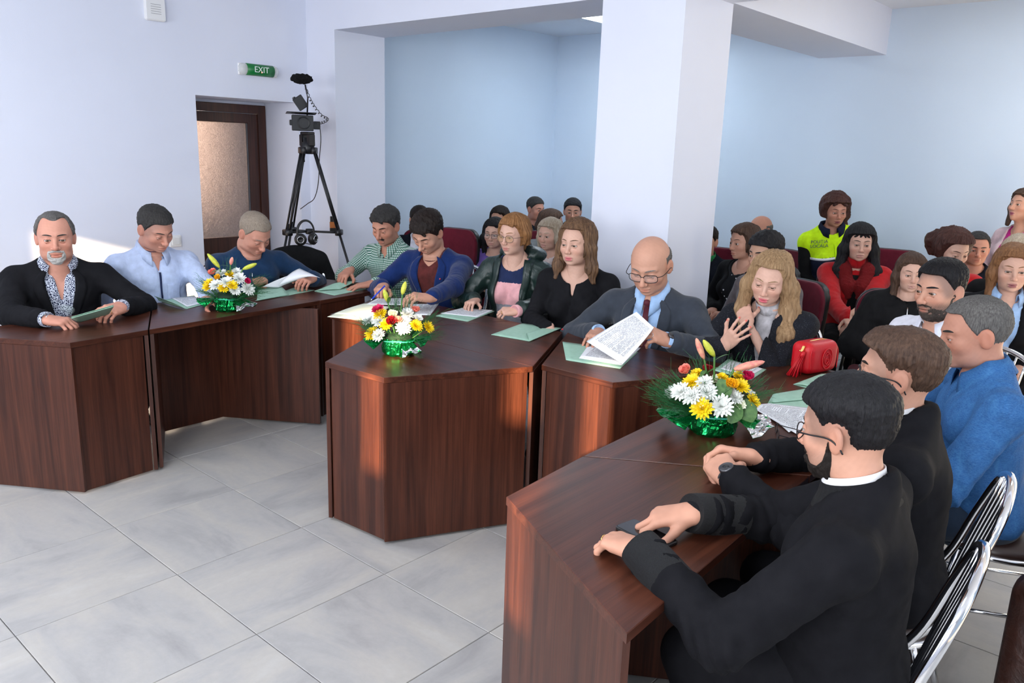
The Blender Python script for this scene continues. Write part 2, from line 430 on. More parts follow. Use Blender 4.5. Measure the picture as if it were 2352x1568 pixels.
# ================================================================== implicit surfaces (for people)
def smin(a, b, k): h = np.clip(.5+.5*(b-a)/k, 0, 1); return b+(a-b)*h-k*h*(1-h)
def smax(a, b, k): return -smin(-a, -b, k)
def s_ball(p, c, r): q = p-np.asarray(c, np.float32); return np.sqrt((q*q).sum(1))-r
def s_ell(p, c, r, R=None):
    q = p-np.asarray(c, np.float32)
    if R is not None: q = q@np.asarray(R, np.float32)
    r = np.asarray(r, np.float32); a = q/r; k0 = np.sqrt((a*a).sum(1))+1e-9; b = a/r; k1 = np.sqrt((b*b).sum(1))+1e-9
    return k0*(k0-1)/k1
def s_cone(p, a, b, ra, rb):
    a = np.asarray(a, np.float32); b = np.asarray(b, np.float32); ab = b-a; q = p-a
    t = np.clip((q@ab)/(ab@ab+1e-12), 0, 1); w = q-t[:, None]*ab
    return np.sqrt((w*w).sum(1))-(ra+(rb-ra)*t)
def s_path(p, pts, rs, k=.01):
    d = None
    for i in range(len(pts)-1):
        e = s_cone(p, pts[i], pts[i+1], rs[i], rs[i+1]); d = e if d is None else smin(d, e, k)
    return d
def mesh_sdf(fn, lo, hi, h, blk=4, newton=True, fudge=1.35):
    lo = np.asarray(lo, np.float32); hi = np.asarray(hi, np.float32)
    nc = np.maximum(1, np.ceil((hi-lo)/(h*blk)).astype(int)); n = nc*blk
    g = [(np.arange(k)+.5)*blk*h for k in nc]
    cg = np.stack(np.meshgrid(*g, indexing='ij'), -1).reshape(-1, 3).astype(np.float32)+lo
    dc = fn(cg).reshape(nc)
    act = np.abs(dc) < blk*h*.87*fudge
    def up(x):
        for ax in range(3): x = np.repeat(x, blk, axis=ax)
        return x
    D = np.pad(up(dc), ((0, 1),)*3, mode='edge').astype(np.float32)
    a = up(act); mk = np.zeros(n+1, bool)
    for dx in (0, 1):
        for dy in (0, 1):
            for dz in (0, 1): mk[dx:dx+n[0], dy:dy+n[1], dz:dz+n[2]] |= a
    ix = np.argwhere(mk); D[mk] = fn((ix*h).astype(np.float32)+lo)
    S = D < 0
    cnt = np.zeros(n, np.int8)
    off = [(x, y, z) for x in (0, 1) for y in (0, 1) for z in (0, 1)]
    for x, y, z in off: cnt += S[x:x+n[0], y:y+n[1], z:z+n[2]]
    ac = (cnt > 0) & (cnt < 8); cells = np.argwhere(ac); m = len(cells)
    if m == 0: return np.zeros((0, 3), np.float32), np.zeros((0, 4), int)
    idx = np.full(n, -1, np.int32); idx[ac] = np.arange(m)
    vals = np.stack([D[cells[:, 0]+x, cells[:, 1]+y, cells[:, 2]+z] for x, y, z in off], 1)
    O = np.array(off, np.float32); pos = np.zeros((m, 3), np.float32); wt = np.zeros(m, np.float32)
    for i in range(8):
        for j in range(i+1, 8):
            if np.abs(O[i]-O[j]).sum() != 1: continue
            va, vb = vals[:, i], vals[:, j]; cr = (va < 0) != (vb < 0)
            t = np.where(cr, va/np.where(cr, va-vb, 1), 0)
            pos += (O[i]+t[:, None]*(O[j]-O[i]))*cr[:, None]; wt += cr
    P = lo+h*(cells+pos/wt[:, None])
    Fs = []
    for ax in range(3):
        b, c = [(1, 2), (2, 0), (0, 1)][ax]
        s0 = [slice(None)]*3; s1 = [slice(None)]*3
        s0[ax] = slice(0, n[ax]); s1[ax] = slice(1, n[ax]+1)
        for q in (b, c): s0[q] = slice(1, n[q]); s1[q] = slice(1, n[q])
        A, B = S[tuple(s0)], S[tuple(s1)]
        for flip, msk in ((False, A & ~B), (True, B & ~A)):
            e = np.argwhere(msk)
            if not len(e): continue
            e = e.copy(); e[:, b] += 1; e[:, c] += 1
            def cell(db, dcc):
                q = e.copy(); q[:, b] += db; q[:, c] += dcc; return idx[q[:, 0], q[:, 1], q[:, 2]]
            qd = np.stack([cell(-1, -1), cell(0, -1), cell(0, 0), cell(-1, 0)], 1)
            Fs.append(qd[:, ::-1] if flip else qd)
    Q = np.concatenate(Fs); Q = Q[(Q >= 0).all(1)]
    if newton:
        for _ in range(1):
            d = fn(P); ep = h*.3
            G = np.stack([fn(P+np.eye(3, dtype=np.float32)[k]*ep)-d for k in range(3)], 1)/ep
            P = P-np.clip(d/((G*G).sum(1)+1e-6), -h*.6, h*.6)[:, None]*G
    return P, Q
def nz(p, f, s=0.):
    """cheap folded noise in -1..1"""
    x, y, z = p[:, 0]*f+s, p[:, 1]*f+s*1.7, p[:, 2]*f-s
    return (np.sin(x+1.9*np.sin(.7*y+.6*z+s))+np.sin(1.13*y+1.7*np.sin(.8*z-.5*x))+np.sin(.9*z*1.3+1.8*np.sin(.6*x+.8*y)))/3
# ------------------------------------------------------------------ canonical head (x right, y face, z up; centre of the skull)
def f3(x, y, z): return np.array([x, y, z], np.float32)
def skull(p, fem):
    q = p.copy(); q[:, 0] = np.abs(q[:, 0])
    d = s_ell(q, (0, -.012, .036), (.0765, .0985, .086))
    d = smin(d, s_ell(q, (0, .026, -.018), (.0635-.002*fem, .062, .082)), .03)
    d = smin(d, s_ell(q, (0, .024, -.064), (.0585-.006*fem, .053, .044)), .025)
    return d
def head_sdf(p, fem=0., opn=1.):
    q = p.copy(); q[:, 0] = np.abs(q[:, 0])
    d = skull(p, fem)
    d = smin(d, s_ball(q, (0, .064, -.094), .0195-.003*fem), .025)
    d = smin(d, s_ell(q, (.041, .056, -.022), (.021, .02, .018)), .025)
    d = smin(d, s_cone(q, (.006, .084+.002*(1-fem), .027), (.045, .066, .027), .0085, .007), .014)
    d = smax(d, -s_ball(q, (.031, .1065, .003), .0195), .016)
    d = smin(d, s_cone(q, (0, .083, .020), (0, .106-.004*fem, -.028), .0062, .0098-.001*fem), .012)
    d = smin(d, s_ball(q, (0, .1085-.003*fem, -.0305), .0115-.0012*fem), .008)
    d = smin(d, s_ball(q, (.0125-.001*fem, .097, -.034), .0085-.001*fem), .007)
    d = smax(d, -s_ball(q, (.0065, .102, -.0435), .0035), .003)
    d = smin(d, s_ell(q, (0, .0838, -.0600), (.0230, .0100, .0056)), .007)
    d = smin(d, s_ell(q, (0, .0828, -.0722), (.0200, .0100, .0064)), .008)
    d = smax(d, -s_ell(q, (0, .0945, -.0660), (.0255, .012, .0010)), .003)
    d = smin(d, s_ball(q, (.031, .0758, .003), .0142), .004)
    d = smax(d, -s_ell(q, (.031, .090, .0025-.002*(1-opn)), (.0150, .022, .0008+.0034*opn)), .003)
    d = smax(d, -s_cone(q, (.0185, .0955, -.036), (.0330, .0800, -.068), .0030, .0022), .006)
    d = smax(d, -s_cone(q, (.017, .0865, -.0095), (.040, .0770, -.0125), .0016, .0012), .005)
    e = s_ell(q, (.0775, -.014, -.002), (.0085, .0205, .032), rotz(.35)@rotx(.15))
    e = smax(e, -s_ell(q, (.0885, -.006, .0), (.0065, .0125, .020)), .006)
    d = smin(d, e, .006)
    r0 = .055-.009*fem
    d = smin(d, s_cone(q, (0, -.018, -.04), (0, -.034, -.19), r0, r0+.004), .03)
    d = smin(d, s_cone(q, (.0, -.034, -.19), (.0, -.034, -.27), r0+.004, r0+.03), .03)
    return d
HEADS = {}
def head_mesh(fem, opn, h):
    k = (fem, opn, h)
    if k not in HEADS:
        HEADS[k] = mesh_sdf(lambda p: head_sdf(p, fem, opn), (-.105, -.13, -.30), (.105, .13, .135), h)
    return HEADS[k]
def morph(p, c):
    """individual head shape"""
    p = np.array(p, float); x, y, z = p[:, 0].copy(), p[:, 1].copy(), p[:, 2].copy()
    j = np.clip((-.02-z)/.07, 0, 1)*np.clip((z+.2)/.07, 0, 1)
    fat = c.get('fat', 0)
    p[:, 0] = x*(c.get('wide', 1)+fat*.9*j); p[:, 1] = y*c.get('deep', 1)+fat*.02*j*np.clip(y/.05, -1, 1)
    ns = c.get('nose', 1)-1
    g = np.exp(-(x/.018)**2-((z+.022)/.026)**2)*np.clip((y-.08)/.02, 0, 1); p[:, 1] += ns*g*.03
    ch = np.exp(-(x/.035)**2-((z+.1)/.03)**2)*np.clip((y-.03)/.04, 0, 1); p[:, 1] += c.get('chin', 0)*ch
    return p*c.get('hs', 1.)
def sm(a, b, x): t = np.clip((x-a)/(b-a), 0, 1); return t*t*(3-2*t)
def head_colors(p, c, fem):
    """skin tone of the canonical head: lips, blush, stubble, lash line"""
    s = np.array(c['skin'], float); n = len(p); q = p.copy(); q[:, 0] = np.abs(q[:, 0]); q = q.astype(np.float32)
    C_ = np.tile(s, (n, 1))
    def tint(mask, col): 
        nonlocal C_
        C_ = C_*(1-mask[:, None])+np.array(col)*mask[:, None]
    red = s*np.array([1.02, .80, .76])
    tint(.55*np.exp(-((q[:, 0]-.042)/.022)**2-((q[:, 2]+.03)/.022)**2)*(q[:, 1] > .03), red)
    tint(.6*np.exp(-(q[:, 0]/.014)**2-((q[:, 2]+.032)/.014)**2)*(q[:, 1] > .09), red)
    tint(.45*(q[:, 0] > .072)*(np.abs(q[:, 2]) < .035), s*np.array([1.0, .76, .70]))
    st = c.get('stubble', 0)
    if st:
        mk = sm(-.02, -.055, q[:, 2]+.25*np.maximum(0, q[:, 1]-.06))*sm(-.135, -.115, q[:, 2])*sm(-.005, .02, q[:, 1])
        tint(st*mk*(.8+.2*nz(p, 700)), c.get('stubcol', (.10, .08, .07)))
    if c.get('fade'):
        mk = sm(-.03, .0, q[:, 2])*sm(.075, .04, q[:, 1]-.35*q[:, 2])*(1-np.exp(-((q[:, 1]+.01)/.022)**2-(q[:, 2]/.032)**2))
        tint(c['fade']*mk, c.get('haircol', (.1, .08, .07)))
    lip = np.minimum(s_ell(q, (0, .0860, -.0610), (.0225, .014, .0052)), s_ell(q, (0, .0855, -.0712), (.0195, .014, .0060)))
    tint(np.clip(-lip/.0022+(.5 if fem else -.1), 0, 1)*c.get('lipk', .5), c.get('lip', tuple(s*np.array([.95, .55, .52]))))
    eo = s_ell(q, (.031, .090, .0025), (.0162, .022, .0058))
    lash = np.clip(1-np.abs(eo)/.0022, 0, 1)*(q[:, 1] > .06)*(q[:, 2] > -.001)
    tint(lash*(.85 if fem else .45), (.05, .035, .03))
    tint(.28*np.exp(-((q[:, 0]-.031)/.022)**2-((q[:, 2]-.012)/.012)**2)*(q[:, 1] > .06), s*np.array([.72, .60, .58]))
    sp = nz(p, 330, 2.)*.03+nz(p, 90)*.025
    return np.clip(C_*(1+sp[:, None]), 0, 1)
def eyeballs(c, iris=(.09, .05, .025), gaze=(0, 0)):
    """vertices, quads, colours of both eyeballs (canonical)"""
    Vv, Ff, Cc = [], [], []
    n, m = 16, 12
    for sx in (-1, 1):
        k = len(Vv); R = rotz(-gaze[0])@rotx(-gaze[1])
        for i in range(m+1):
            th = math.pi*(i/m)**1.25
            for j in range(n):
                an = 2*math.pi*j/n
                q = R@np.array([math.sin(th)*math.cos(an), math.cos(th), math.sin(th)*math.sin(an)])
                Vv.append(np.array([sx*.031, .0762, .0028])+.0125*q)
                Cc.append((.01, .008, .008) if th < .22 else (iris if th < .56 else (.50, .46, .44)))
        Ff += [(k+i*n+j, k+i*n+(j+1) % n, k+i*n+n+(j+1) % n, k+i*n+n+j) for i in range(m) for j in range(n)]
    return np.array(Vv), np.array(Ff)[:, ::-1], np.array(Cc)
# ------------------------------------------------------------------ hair (canonical head space)
def groove(p, amp, f=60., swirl=0.):
    an = np.arctan2(p[:, 0], -p[:, 1]-.0)
    return amp*(np.sin(an*f+3*np.sin(p[:, 2]*22+swirl))+.6*np.sin(an*f*.43+5*np.sin(p[:, 2]*9+1)))
def hair_sdf(p, c):
    st = c['style']; fem = c.get('fem', 0.); q = p.copy(); q[:, 0] = np.abs(q[:, 0])
    x, y, z = q[:, 0], q[:, 1], q[:, 2]
    sk = skull(p, fem); tt = c.get('top', .016); ts = c.get('side', .007); fz = c.get('fz', .072)
    if st in ('short', 'fringe'):
        t = ts+(tt-ts)*sm(.02, .095, z)
        if c.get('quiff'): t = t+c['quiff']*sm(.02, .085, y)*sm(.04, .09, z)
        rec = c.get('rec', 0.)*np.exp(-((x-.045)/.022)**2)
        yl = np.interp(z, [-.05, -.03, .0, .03, .055, fz-.004, fz+.010], [.004, .010, .016, .038, .056, .074, .13]).astype(np.float32)-rec
        zn = np.interp(y, [-.2, -.03, -.004, .012, .05], [c.get('nape', -.062), c.get('nape', -.062), -.012, -.038, -.05]).astype(np.float32)
        reg = np.maximum(y-yl, zn-z)
        if st == 'fringe':
            reg = np.maximum(reg, (z-.058-.12*np.clip(-y-.03, 0, .08)))
            reg = np.maximum(reg, y-.016)
        reg = np.maximum(reg, -s_ell(q, (.080, -.010, -.004), (.014, .021, .030))-.002)
        d = sk-(t+.004)*sm(0., c.get('taper', .016), -reg)+.004
        mk = sm(.0, .012, -reg); d = d+(nz(p, c.get('nf', 170), 1.)*c.get('na', .0022)+nz(p, 420, 4.)*.0009+groove(p, c.get('ga', .0008), 70))*mk
        if c.get('bangs'):
            for (bx, by, bz, ex, ey, ez, r) in c['bangs']:
                d = smin(d, s_cone(p, (bx, by, bz), (ex, ey, ez), r, r*.4)+nz(p, 260)*.0015, .008)
        return d
    # long styles: cap plus hanging locks, opening for the face
    fo = c.get('face', (0, .105, -.045, .060, .072, .105)); fzl = c.get('fz', .080)
    yl = np.interp(z, [-.12, -.03, .0, .03, .055, fzl-.006, fzl+.008], [.030, .030, .034, .046, .058, .074, .13]).astype(np.float32)-c.get('rec', .006)*np.exp(-((x-.04)/.02)**2)
    reg = np.maximum(y-yl, -z-.06)
    d = sk-(tt+.004)*sm(0., c.get('taper', .022), -reg)+.004
    gr = groove(p, c.get('ga', .0028), c.get('gf', 34), c.get('sw', 0))+nz(p, c.get('nf', 60), 3.)*c.get('na', .002)+nz(p*np.array([1, 1, .25], np.float32), 300, 5.)*.0010
    d = d+gr*sm(.0, .014, -reg)
    for lk in c.get('locks', ()):
        d = smin(d, s_path(p, lk[0], lk[1], .03)+gr, lk[2] if len(lk) > 2 else .022)
    d = smax(d, -s_ell(p, (fo[0], .125, fo[2]), (fo[3], .080, fo[5])), .008)
    for (bx, by, bz, ex, ey, ez, r) in c.get('bangs', ()):
        d = smin(d, s_cone(p, (bx, by, bz), (ex, ey, ez), r, r*.55)+groove(p, .0012, 80), .010)
    return d
def beard_sdf(p, c):
    q = p.copy(); q[:, 0] = np.abs(q[:, 0]); x, y, z = q[:, 0], q[:, 1], q[:, 2]
    k = c['beard']; d = head_sdf(p, 0, 1)-c.get('bt', .006)+nz(p, 240)*.002
    lip = np.minimum(s_ell(q, (0, .0875, -.060), (.026, .03, .0065)), s_ell(q, (0, .087, -.0725), (.022, .03, .0078)))
    mous = np.maximum(s_ell(q, (0, .092, -.0515), (.030, .03, .0085)), -lip)
    if k == 'moustache': reg = mous
    elif k == 'goatee': reg = np.minimum(mous, np.maximum(np.minimum(s_ell(q, (0, .08, -.094), (.028, .045, .026)), s_ell(q, (.028, .08, -.072), (.008, .03, .026))), -lip))
    else:
        top = np.interp(y, [.0, .012, .022, .04, .065, .085], [.0, -.02, -.055, -.072, -.072, -.056]).astype(np.float32)+c.get('btop', 0.)
        reg = np.maximum(np.maximum(z-top, -(z+c.get('blow', .128))), -(y-.002-np.clip(-(z+.06), 0, 1)*.25))
        reg = np.minimum(np.maximum(reg, -lip-.001), mous)
    return smax(d, reg, .005)
# ------------------------------------------------------------------ hands (right hand: palm down, fingers +y, thumb -x)
POSES = {
 'flat':   dict(c=[(14, 14, 8), (12, 14, 8), (12, 16, 8), (14, 18, 10)], s=(-8, -2, 4, 11), t=((-.75, .62, -.10), (-.42, .88, -.05))),
 'relax':  dict(c=[(30, 34, 18), (36, 38, 20), (40, 42, 22), (44, 44, 22)], s=(-6, -1, 3, 8), t=((-.60, .70, -.35), (-.25, .93, -.25))),
 'hold':   dict(c=[(42, 48, 28), (46, 50, 28), (50, 52, 28), (54, 52, 28)], s=(-4, 0, 2, 5), t=((-.42, .72, -.52), (-.05, .95, -.28))),
 'fist':   dict(c=[(66, 88, 45), (70, 90, 45), (72, 90, 45), (74, 88, 45)], s=(-2, 0, 1, 3), t=((-.35, .70, -.60), (.45, .75, -.45))),
 'pen':    dict(c=[(44, 46, 20), (52, 56, 26), (62, 66, 30), (68, 70, 32)], s=(-5, -1, 2, 4), t=((-.45, .75, -.45), (.05, .95, -.25))),
 'splay':  dict(c=[(8, 14, 10), (10, 14, 10), (14, 20, 12), (18, 22, 14)], s=(-14, -4, 6, 15), t=((-.72, .60, -.25), (-.40, .88, -.20))),
 'clasp':  dict(c=[(50, 62, 18), (52, 64, 18), (54, 64, 18), (54, 62, 18)], s=(-5, -1, 3, 6), t=((-.30, .80, -.50), (.30, .92, -.15))),
 'fwd':    dict(c=[(24, 42, 20), (26, 48, 22), (50, 56, 24), (56, 56, 24)], s=(-7, 0, 3, 7), t=((-.60, .74, -.30), (-.10, .96, -.28))),
}
HANDS = {}
def hand_mesh(pose, h, fat=1.):
    key = (pose, h, fat)
    if key in HANDS: return HANDS[key]
    P_ = POSES[pose]
    K = [(-.029, .086, .002), (-.010, .092, .004), (.010, .089, .003), (.028, .080, -.001)]
    Ls = [(.042, .025, .020), (.046, .029, .021), (.043, .027, .020), (.034, .020, .018)]
    Rs = [(.0096, .0086, .0078, .0066), (.0098, .0088, .0080, .0068), (.0094, .0084, .0076, .0064), (.0084, .0074, .0068, .0058)]
    chains = []; tips = []
    for f in range(4):
        a = np.array(K[f], float); pts = [a]; an = 0; sp = math.radians(P_['s'][f])
        for s in range(3):
            an += math.radians(P_['c'][f][s])
            d = np.array([math.sin(sp)*math.cos(an), math.cos(sp)*math.cos(an), -math.sin(an)])
            pts.append(pts[-1]+d*Ls[f][s])
        up = np.array([0, math.sin(an), math.cos(an)])
        chains.append((pts, [r*fat for r in Rs[f]])); tips.append((pts[-1]-(pts[-1]-pts[-2])*.12, up, Rs[f][3]*fat))
    t0 = np.array([-.020, .022, -.008]); d1, d2 = [np.array(x)/np.linalg.norm(x) for x in P_['t']]
    t1 = t0+np.array([-.62, .70, -.22])*.042; t2 = t1+d1*.034; t3 = t2+d2*.026
    chains.append(([t0, t1, t2, t3], [.0145*fat, .0115*fat, .0100*fat, .0076*fat]))
    up = np.cross(d2, np.array([.3, .2, -.9])); tips.append((t3-d2*.003, np.array([-.55, -.2, .80])/1., .0076*fat))
    def fn(p):
        q = p.copy(); q[:, 2] *= 1.18
        pm = None
        for f in range(4):
            wx = (-.017, -.006, .006, .017)[f]
            e = s_cone(q, (wx, .004, 0), K[f], .0185*fat, .0122*fat); pm = e if pm is None else smin(pm, e, .018)
        pm = smin(pm, s_cone(q, (0, .012, -.001), (0, -.028, 0), .0235*fat, .0245*fat), .02)
        pm = smin(pm, s_cone(q, (.022, .03, -.008), (.025, .06, -.007), .012, .011), .015)
        fd = None
        for pts, rs in chains[:4]:
            e = s_path(p, pts, rs, .004); fd = e if fd is None else smin(fd, e, .0016)
        d = smin(pm, fd, .008)
        return smin(d, s_path(p, *chains[4], .006), .010)
    allp = np.array([q for c in chains for q in c[0]])
    lo = np.minimum(allp.min(0), (-.045, -.075, -.03))-.014; hi = np.maximum(allp.max(0), (.045, .0, .03))+.014
    v_, f_ = mesh_sdf(fn, lo, hi, h)
    HANDS[key] = (v_, f_, tips)
    return HANDS[key]
def hand_colors(v, tips, c):
    s = np.array(c['skin'])*np.array(c.get('handtone', (.98, .94, .93))); C_ = np.tile(s, (len(v), 1))
    C_ *= (1+.05*nz(v, 160)[:, None])
    nail = np.array(c.get('nail', tuple(np.clip(s*np.array([1.12, .98, .96]), 0, 1))))
    for t, up, r in tips:
        d = np.linalg.norm(v-(t+up*r), axis=1); mk = np.clip(1.4-d/(r*.85), 0, 1)[:, None]; C_ = C_*(1-mk)+nail*mk
        d = np.linalg.norm(v-t, axis=1); mk = .25*np.exp(-(d/.014)**2)[:, None]; C_ = C_*(1-mk)+s*np.array([1.05, .78, .74])*mk
    return np.clip(C_, 0, 1)
# ================================================================== people
b = NB('skin'); a = b.n('ShaderNodeAttribute', attribute_name='Col')
b.l(a.outputs['Color'], b.b.inputs['Base Color']); b.set(Roughness=.52)
b.b.inputs['Specular IOR Level'].default_value = .35
b.b.inputs['Subsurface Weight'].default_value = .0; b.b.inputs['Subsurface Radius'].default_value = (.012, .005, .003); b.b.inputs['Subsurface Scale'].default_value = .4
v = b.coords(); b.bump(b.noise(v, 420, 3), .10, .003)
SKIN = b.m
b = NB('eye'); a = b.n('ShaderNodeAttribute', attribute_name='Col'); b.l(a.outputs['Color'], b.b.inputs['Base Color']); b.set(Roughness=.12)
EYE = b.m
def hair_mat(name, dark, light, rough=.5, sc=(90, 90, 7)):
    if name in MATS: return MATS[name]
    b = NB(name); v = b.coords(sc); n = b.noise(v, 1.6, 4, .65, .4); n2 = b.noise(b.coords(), 9, 3)
    c = b.ramp(n, [(.3, dark), (.72, light)]); k = tuple(x*.75 for x in dark)
    b.col(b.mix(b.ramp(n2, [(.35, (.0, .0, .0)), (.7, (.45, .45, .45))]), c, k))
    b.bump(b.math('ADD', n, b.math('MULTIPLY', b.noise(b.coords(tuple(q*2.6 for q in sc)), 1.6, 3, .7), .6)), .85, .004); b.set(Roughness=max(rough, .5)); b.b.inputs['Specular IOR Level'].default_value = .22
    MATS[name] = b.m; return b.m
ANG = {'U': math.degrees(math.atan2(U[1], U[0])), '-V': math.degrees(math.atan2(-V[1], -V[0])), '-U': math.degrees(math.atan2(-U[1], -U[0])), 'cam': -90}
SHOE = None
def shoe_mesh():
    global SHOE
    if SHOE is None:
        fn = lambda p: np.maximum(smin(s_ell(p, (0, .10, .03), (.042, .10, .035)), s_ell(p, (0, -.02, .045), (.036, .06, .05)), .04), -p[:, 2])
        v, f = mesh_sdf(fn, (-.06, -.1, -.02), (.06, .22, .12), .014); SHOE = mesh_np('shoe', v, f)
        SHOE.materials.append(plain('black_leather', (.012, .011, .011), .35))
    return SHOE
BROWS = {}
def drape_head(pts, fem, lift=.001):
    """canonical (x,z) points laid on the face"""
    pts = np.asarray(pts, np.float32); p = np.stack([pts[:, 0], np.full(len(pts), .16, np.float32), pts[:, 1]], 1)
    for _ in range(30): p[:, 1] -= np.clip(head_sdf(p, fem, 1.), -.01, .05)*.8
    p[:, 1] += lift; return p
class Person: pass
def set_colors(me, C_):
    at = me.color_attributes.new('Col', 'FLOAT_COLOR', 'POINT')
    at.data.foreach_set('color', np.concatenate([C_, np.ones((len(C_), 1))], 1).astype(np.float32).ravel())
def person(c):
    P = Person(); P.c = c; fem = c.get('fem', 0.); hs = c.get('hs', 1.); bs = c.get('bs', 1.); fine = c.get('fine', True)
    x, y = c['head']; k, val = c['at']
    Hc = {'u': atu, 'v': atv, 'y': aty}[k](x, y, val)
    fa = math.radians(c['face'] if not isinstance(c['face'], str) else ANG[c['face']]) + math.radians(c.get('turn', 0))
    fd = np.array([math.cos(fa), math.sin(fa), 0]); Rf = frame(fd); lean = math.radians(c.get('lean', 4))
    Rt = Rf@roty(math.radians(c.get('tilt', 0)))@rotx(-lean)
    Rh = Rf@rotz(math.radians(c.get('hy', 0)))@rotx(-math.radians(c.get('hp', 5)))@roty(math.radians(c.get('hr', 0)))
    Rm = Rf@rotz(math.radians(c.get('hy', 0)*.4))@rotx(-math.radians(c.get('hp', 5)*.35)-lean*.4)
    nb = np.array([0, -.034, -.172])
    N = Hc + Rm@(nb*hs*c.get('neck', 1.))
    hipz = c.get('hipz', .53); L = (N[2]-hipz)/math.cos(lean); zs = L/.50
    hip = N - Rt[:, 2]*L
    P.Hc, P.N, P.Rt, P.Rh, P.Rf, P.fd, P.hip, P.hs = Hc, N, Rt, Rh, Rf, fd, hip, hs
    wd_, g, bu = c.get('w', 1.)*bs, c.get('g', 1.), c.get('bust', 0.)
    Nf, Rtf = N.astype(np.float32), Rt.astype(np.float32)
    def tf(p): return (p-Nf)@Rtf
    def torso_q(q):
        q = q.copy(); q[:, 0] = np.abs(q[:, 0]); q[:, 2] = np.where(q[:, 2] < 0, q[:, 2]/zs, q[:, 2])
        d = s_ell(q, (0, -.008, -.185), (.158*wd_, .106*(.6+.4*g), .185))
        d = smin(d, s_cone(q, (0, -.014, -.045), (.168*wd_, -.016, -.078), .052, .054*bs), .045)
        d = smin(d, s_ell(q, (0, .008+.05*(g-1), -.36), (.146*wd_*(.55+.45*g), .108*g, .17)), .06)
        d = smin(d, s_ell(q, (0, -.005, -.49), (.165*wd_*(.75+.25*g), .118*(.7+.3*g), .11)), .05)
        d = smin(d, s_cone(q, (0, -.030, .030), (.10*wd_, -.022, -.058), .047, .042), .035)
        if bu: d = smin(d, s_ell(q, (.072*wd_, .070, -.205), (.066, .062*bu+.01, .068)), .035)
        else: d = smin(d, s_ell(q, (.07*wd_, .055, -.15), (.075, .05, .07)), .05)
        return d
    P.torso = lambda p: torso_q(tf(p)); P.torso_q = torso_q
    # arms
    arms = []
    ua0, fa0 = .275*bs, .25*bs
    P.wrist = {}
    for sd, sg in (('R', 1), ('L', -1)):
        S = N + Rt@np.array([sg*.178*wd_, -.014, -.082*zs])
        hnd = c.get('hands', {}).get(sd)
        if hnd is None:
            wr = hip + fd*c.get('lap', .20) + Rf[:, 0]*sg*.08 + Z*.11; hd = dict(dir=fd*.8-Rf[:, 0]*sg*.6, palm=-Z, pose='relax')
        else: wr = np.asarray(hnd['wrist'], float); hd = hnd
        ua, fo = ua0, fa0; D = np.linalg.norm(wr-S); mx = (ua+fo)*.985
        if D > mx: s_ = D/mx; ua *= s_; fo *= s_
        ax = (wr-S)/D; hint = np.asarray(hd.get('elbow', -Z*.55 + Rf[:, 0]*sg*.95 - fd*.45), float)
        hint = hint-ax*(hint@ax); hint /= np.linalg.norm(hint)
        aa = (ua*ua-fo*fo+D*D)/(2*D); hh = math.sqrt(max(0., ua*ua-aa*aa))
        E_ = S+ax*aa+hint*hh
        fv = (wr-E_)/np.linalg.norm(wr-E_); yd = np.asarray(hd['dir'], float); yd = yd/np.linalg.norm(yd); ca = float(np.clip(fv@yd, -1, 1)); lim = math.radians(hd.get('bend', 48))
        if math.acos(ca) > lim:
            pp = yd-fv*ca; pp /= (np.linalg.norm(pp)+1e-9); yd = fv*math.cos(lim)+pp*math.sin(lim)
        hd = dict(hd); hd['dir'] = yd
        arms.append((S, E_, wr, hd, sg)); P.wrist[sd] = wr
        setattr(P, 'S'+sd, S); setattr(P, 'E'+sd, E_)
    P.arms = arms
    ak = c.get('armk', 1.)
    def arm_sdf(p, off, folds=0.):
        d = None
        for S, E_, wr, hd, sg in arms:
            r0, r1, r2 = .052*ak*bs+off, .043*ak*bs+off, .031*bs+off*1.15
            a2 = (wr-E_)/np.linalg.norm(wr-E_); we = wr-a2*(.030 if off > 0 else .0)
            e = smin(s_cone(p, S, E_, r0, r1), s_cone(p, E_, we, r1, r2), .03)
            if folds:
                de = np.sqrt(((p-E_.astype(np.float32))**2).sum(1)); a1 = ((E_-S)/np.linalg.norm(E_-S)).astype(np.float32); a2 = ((wr-E_)/np.linalg.norm(wr-E_)).astype(np.float32)
                t = p@(a1+a2*.9)
                e = e+folds*np.sin(t*115+2.2*np.sin(p@np.array([31, 17, 23], np.float32)))*np.exp(-(de/.10)**2)
                dw = np.sqrt(((p-wr.astype(np.float32))**2).sum(1))
                e = e+folds*.6*np.sin(p@a2*130+1.5*np.sin(p@np.array([41, 37, -29], np.float32)))*np.exp(-((dw-.06)/.06)**2)
            d = e if d is None else np.minimum(d, e)
        return d
    P.arm_sdf = arm_sdf
    base = hip*np.array([1, 1, 0]); root = thing('person', base, c['label'], 'person', c.get('group'))
    P.root = root
    # ---- legs
    legs = []
    for sg in (1, -1):
        hj = hip + Rf[:, 0]*sg*.085*wd_ + fd*.02
        if c.get('stand'):
            kn = np.array([hj[0], hj[1], hj[2]*.53]); an = np.array([hj[0], hj[1], .08])
        else:
            kn = hj + fd*c.get('thigh', .30) + Rf[:, 0]*sg*.03; kn[2] = .50; an = kn*np.array([1, 1, 0])-fd*c.get('tuck', .10)+Z*.09
        legs.append((hj, kn, an))
    def legs_sdf(p, off):
        d = s_ell(tf(p), (0, -.005, -L+.0), (.165*wd_*(.75+.25*g)+off, .125*(.7+.3*g)+off, .12))
        for hj, kn, an in legs:
            e = smin(s_cone(p, hj, kn, .082*bs+off, .060*bs+off), s_cone(p, kn, an, .058*bs+off, .042+off), .03); d = smin(d, e, .03)
        return d
    lp = np.array([q for l in legs for q in l]+[hip]); lo, hi = lp.min(0)-.2, lp.max(0)+.2
    lv, lf = mesh_sdf(lambda p: legs_sdf(p, .004), lo, hi, .026 if not c.get('legfine') else .014)
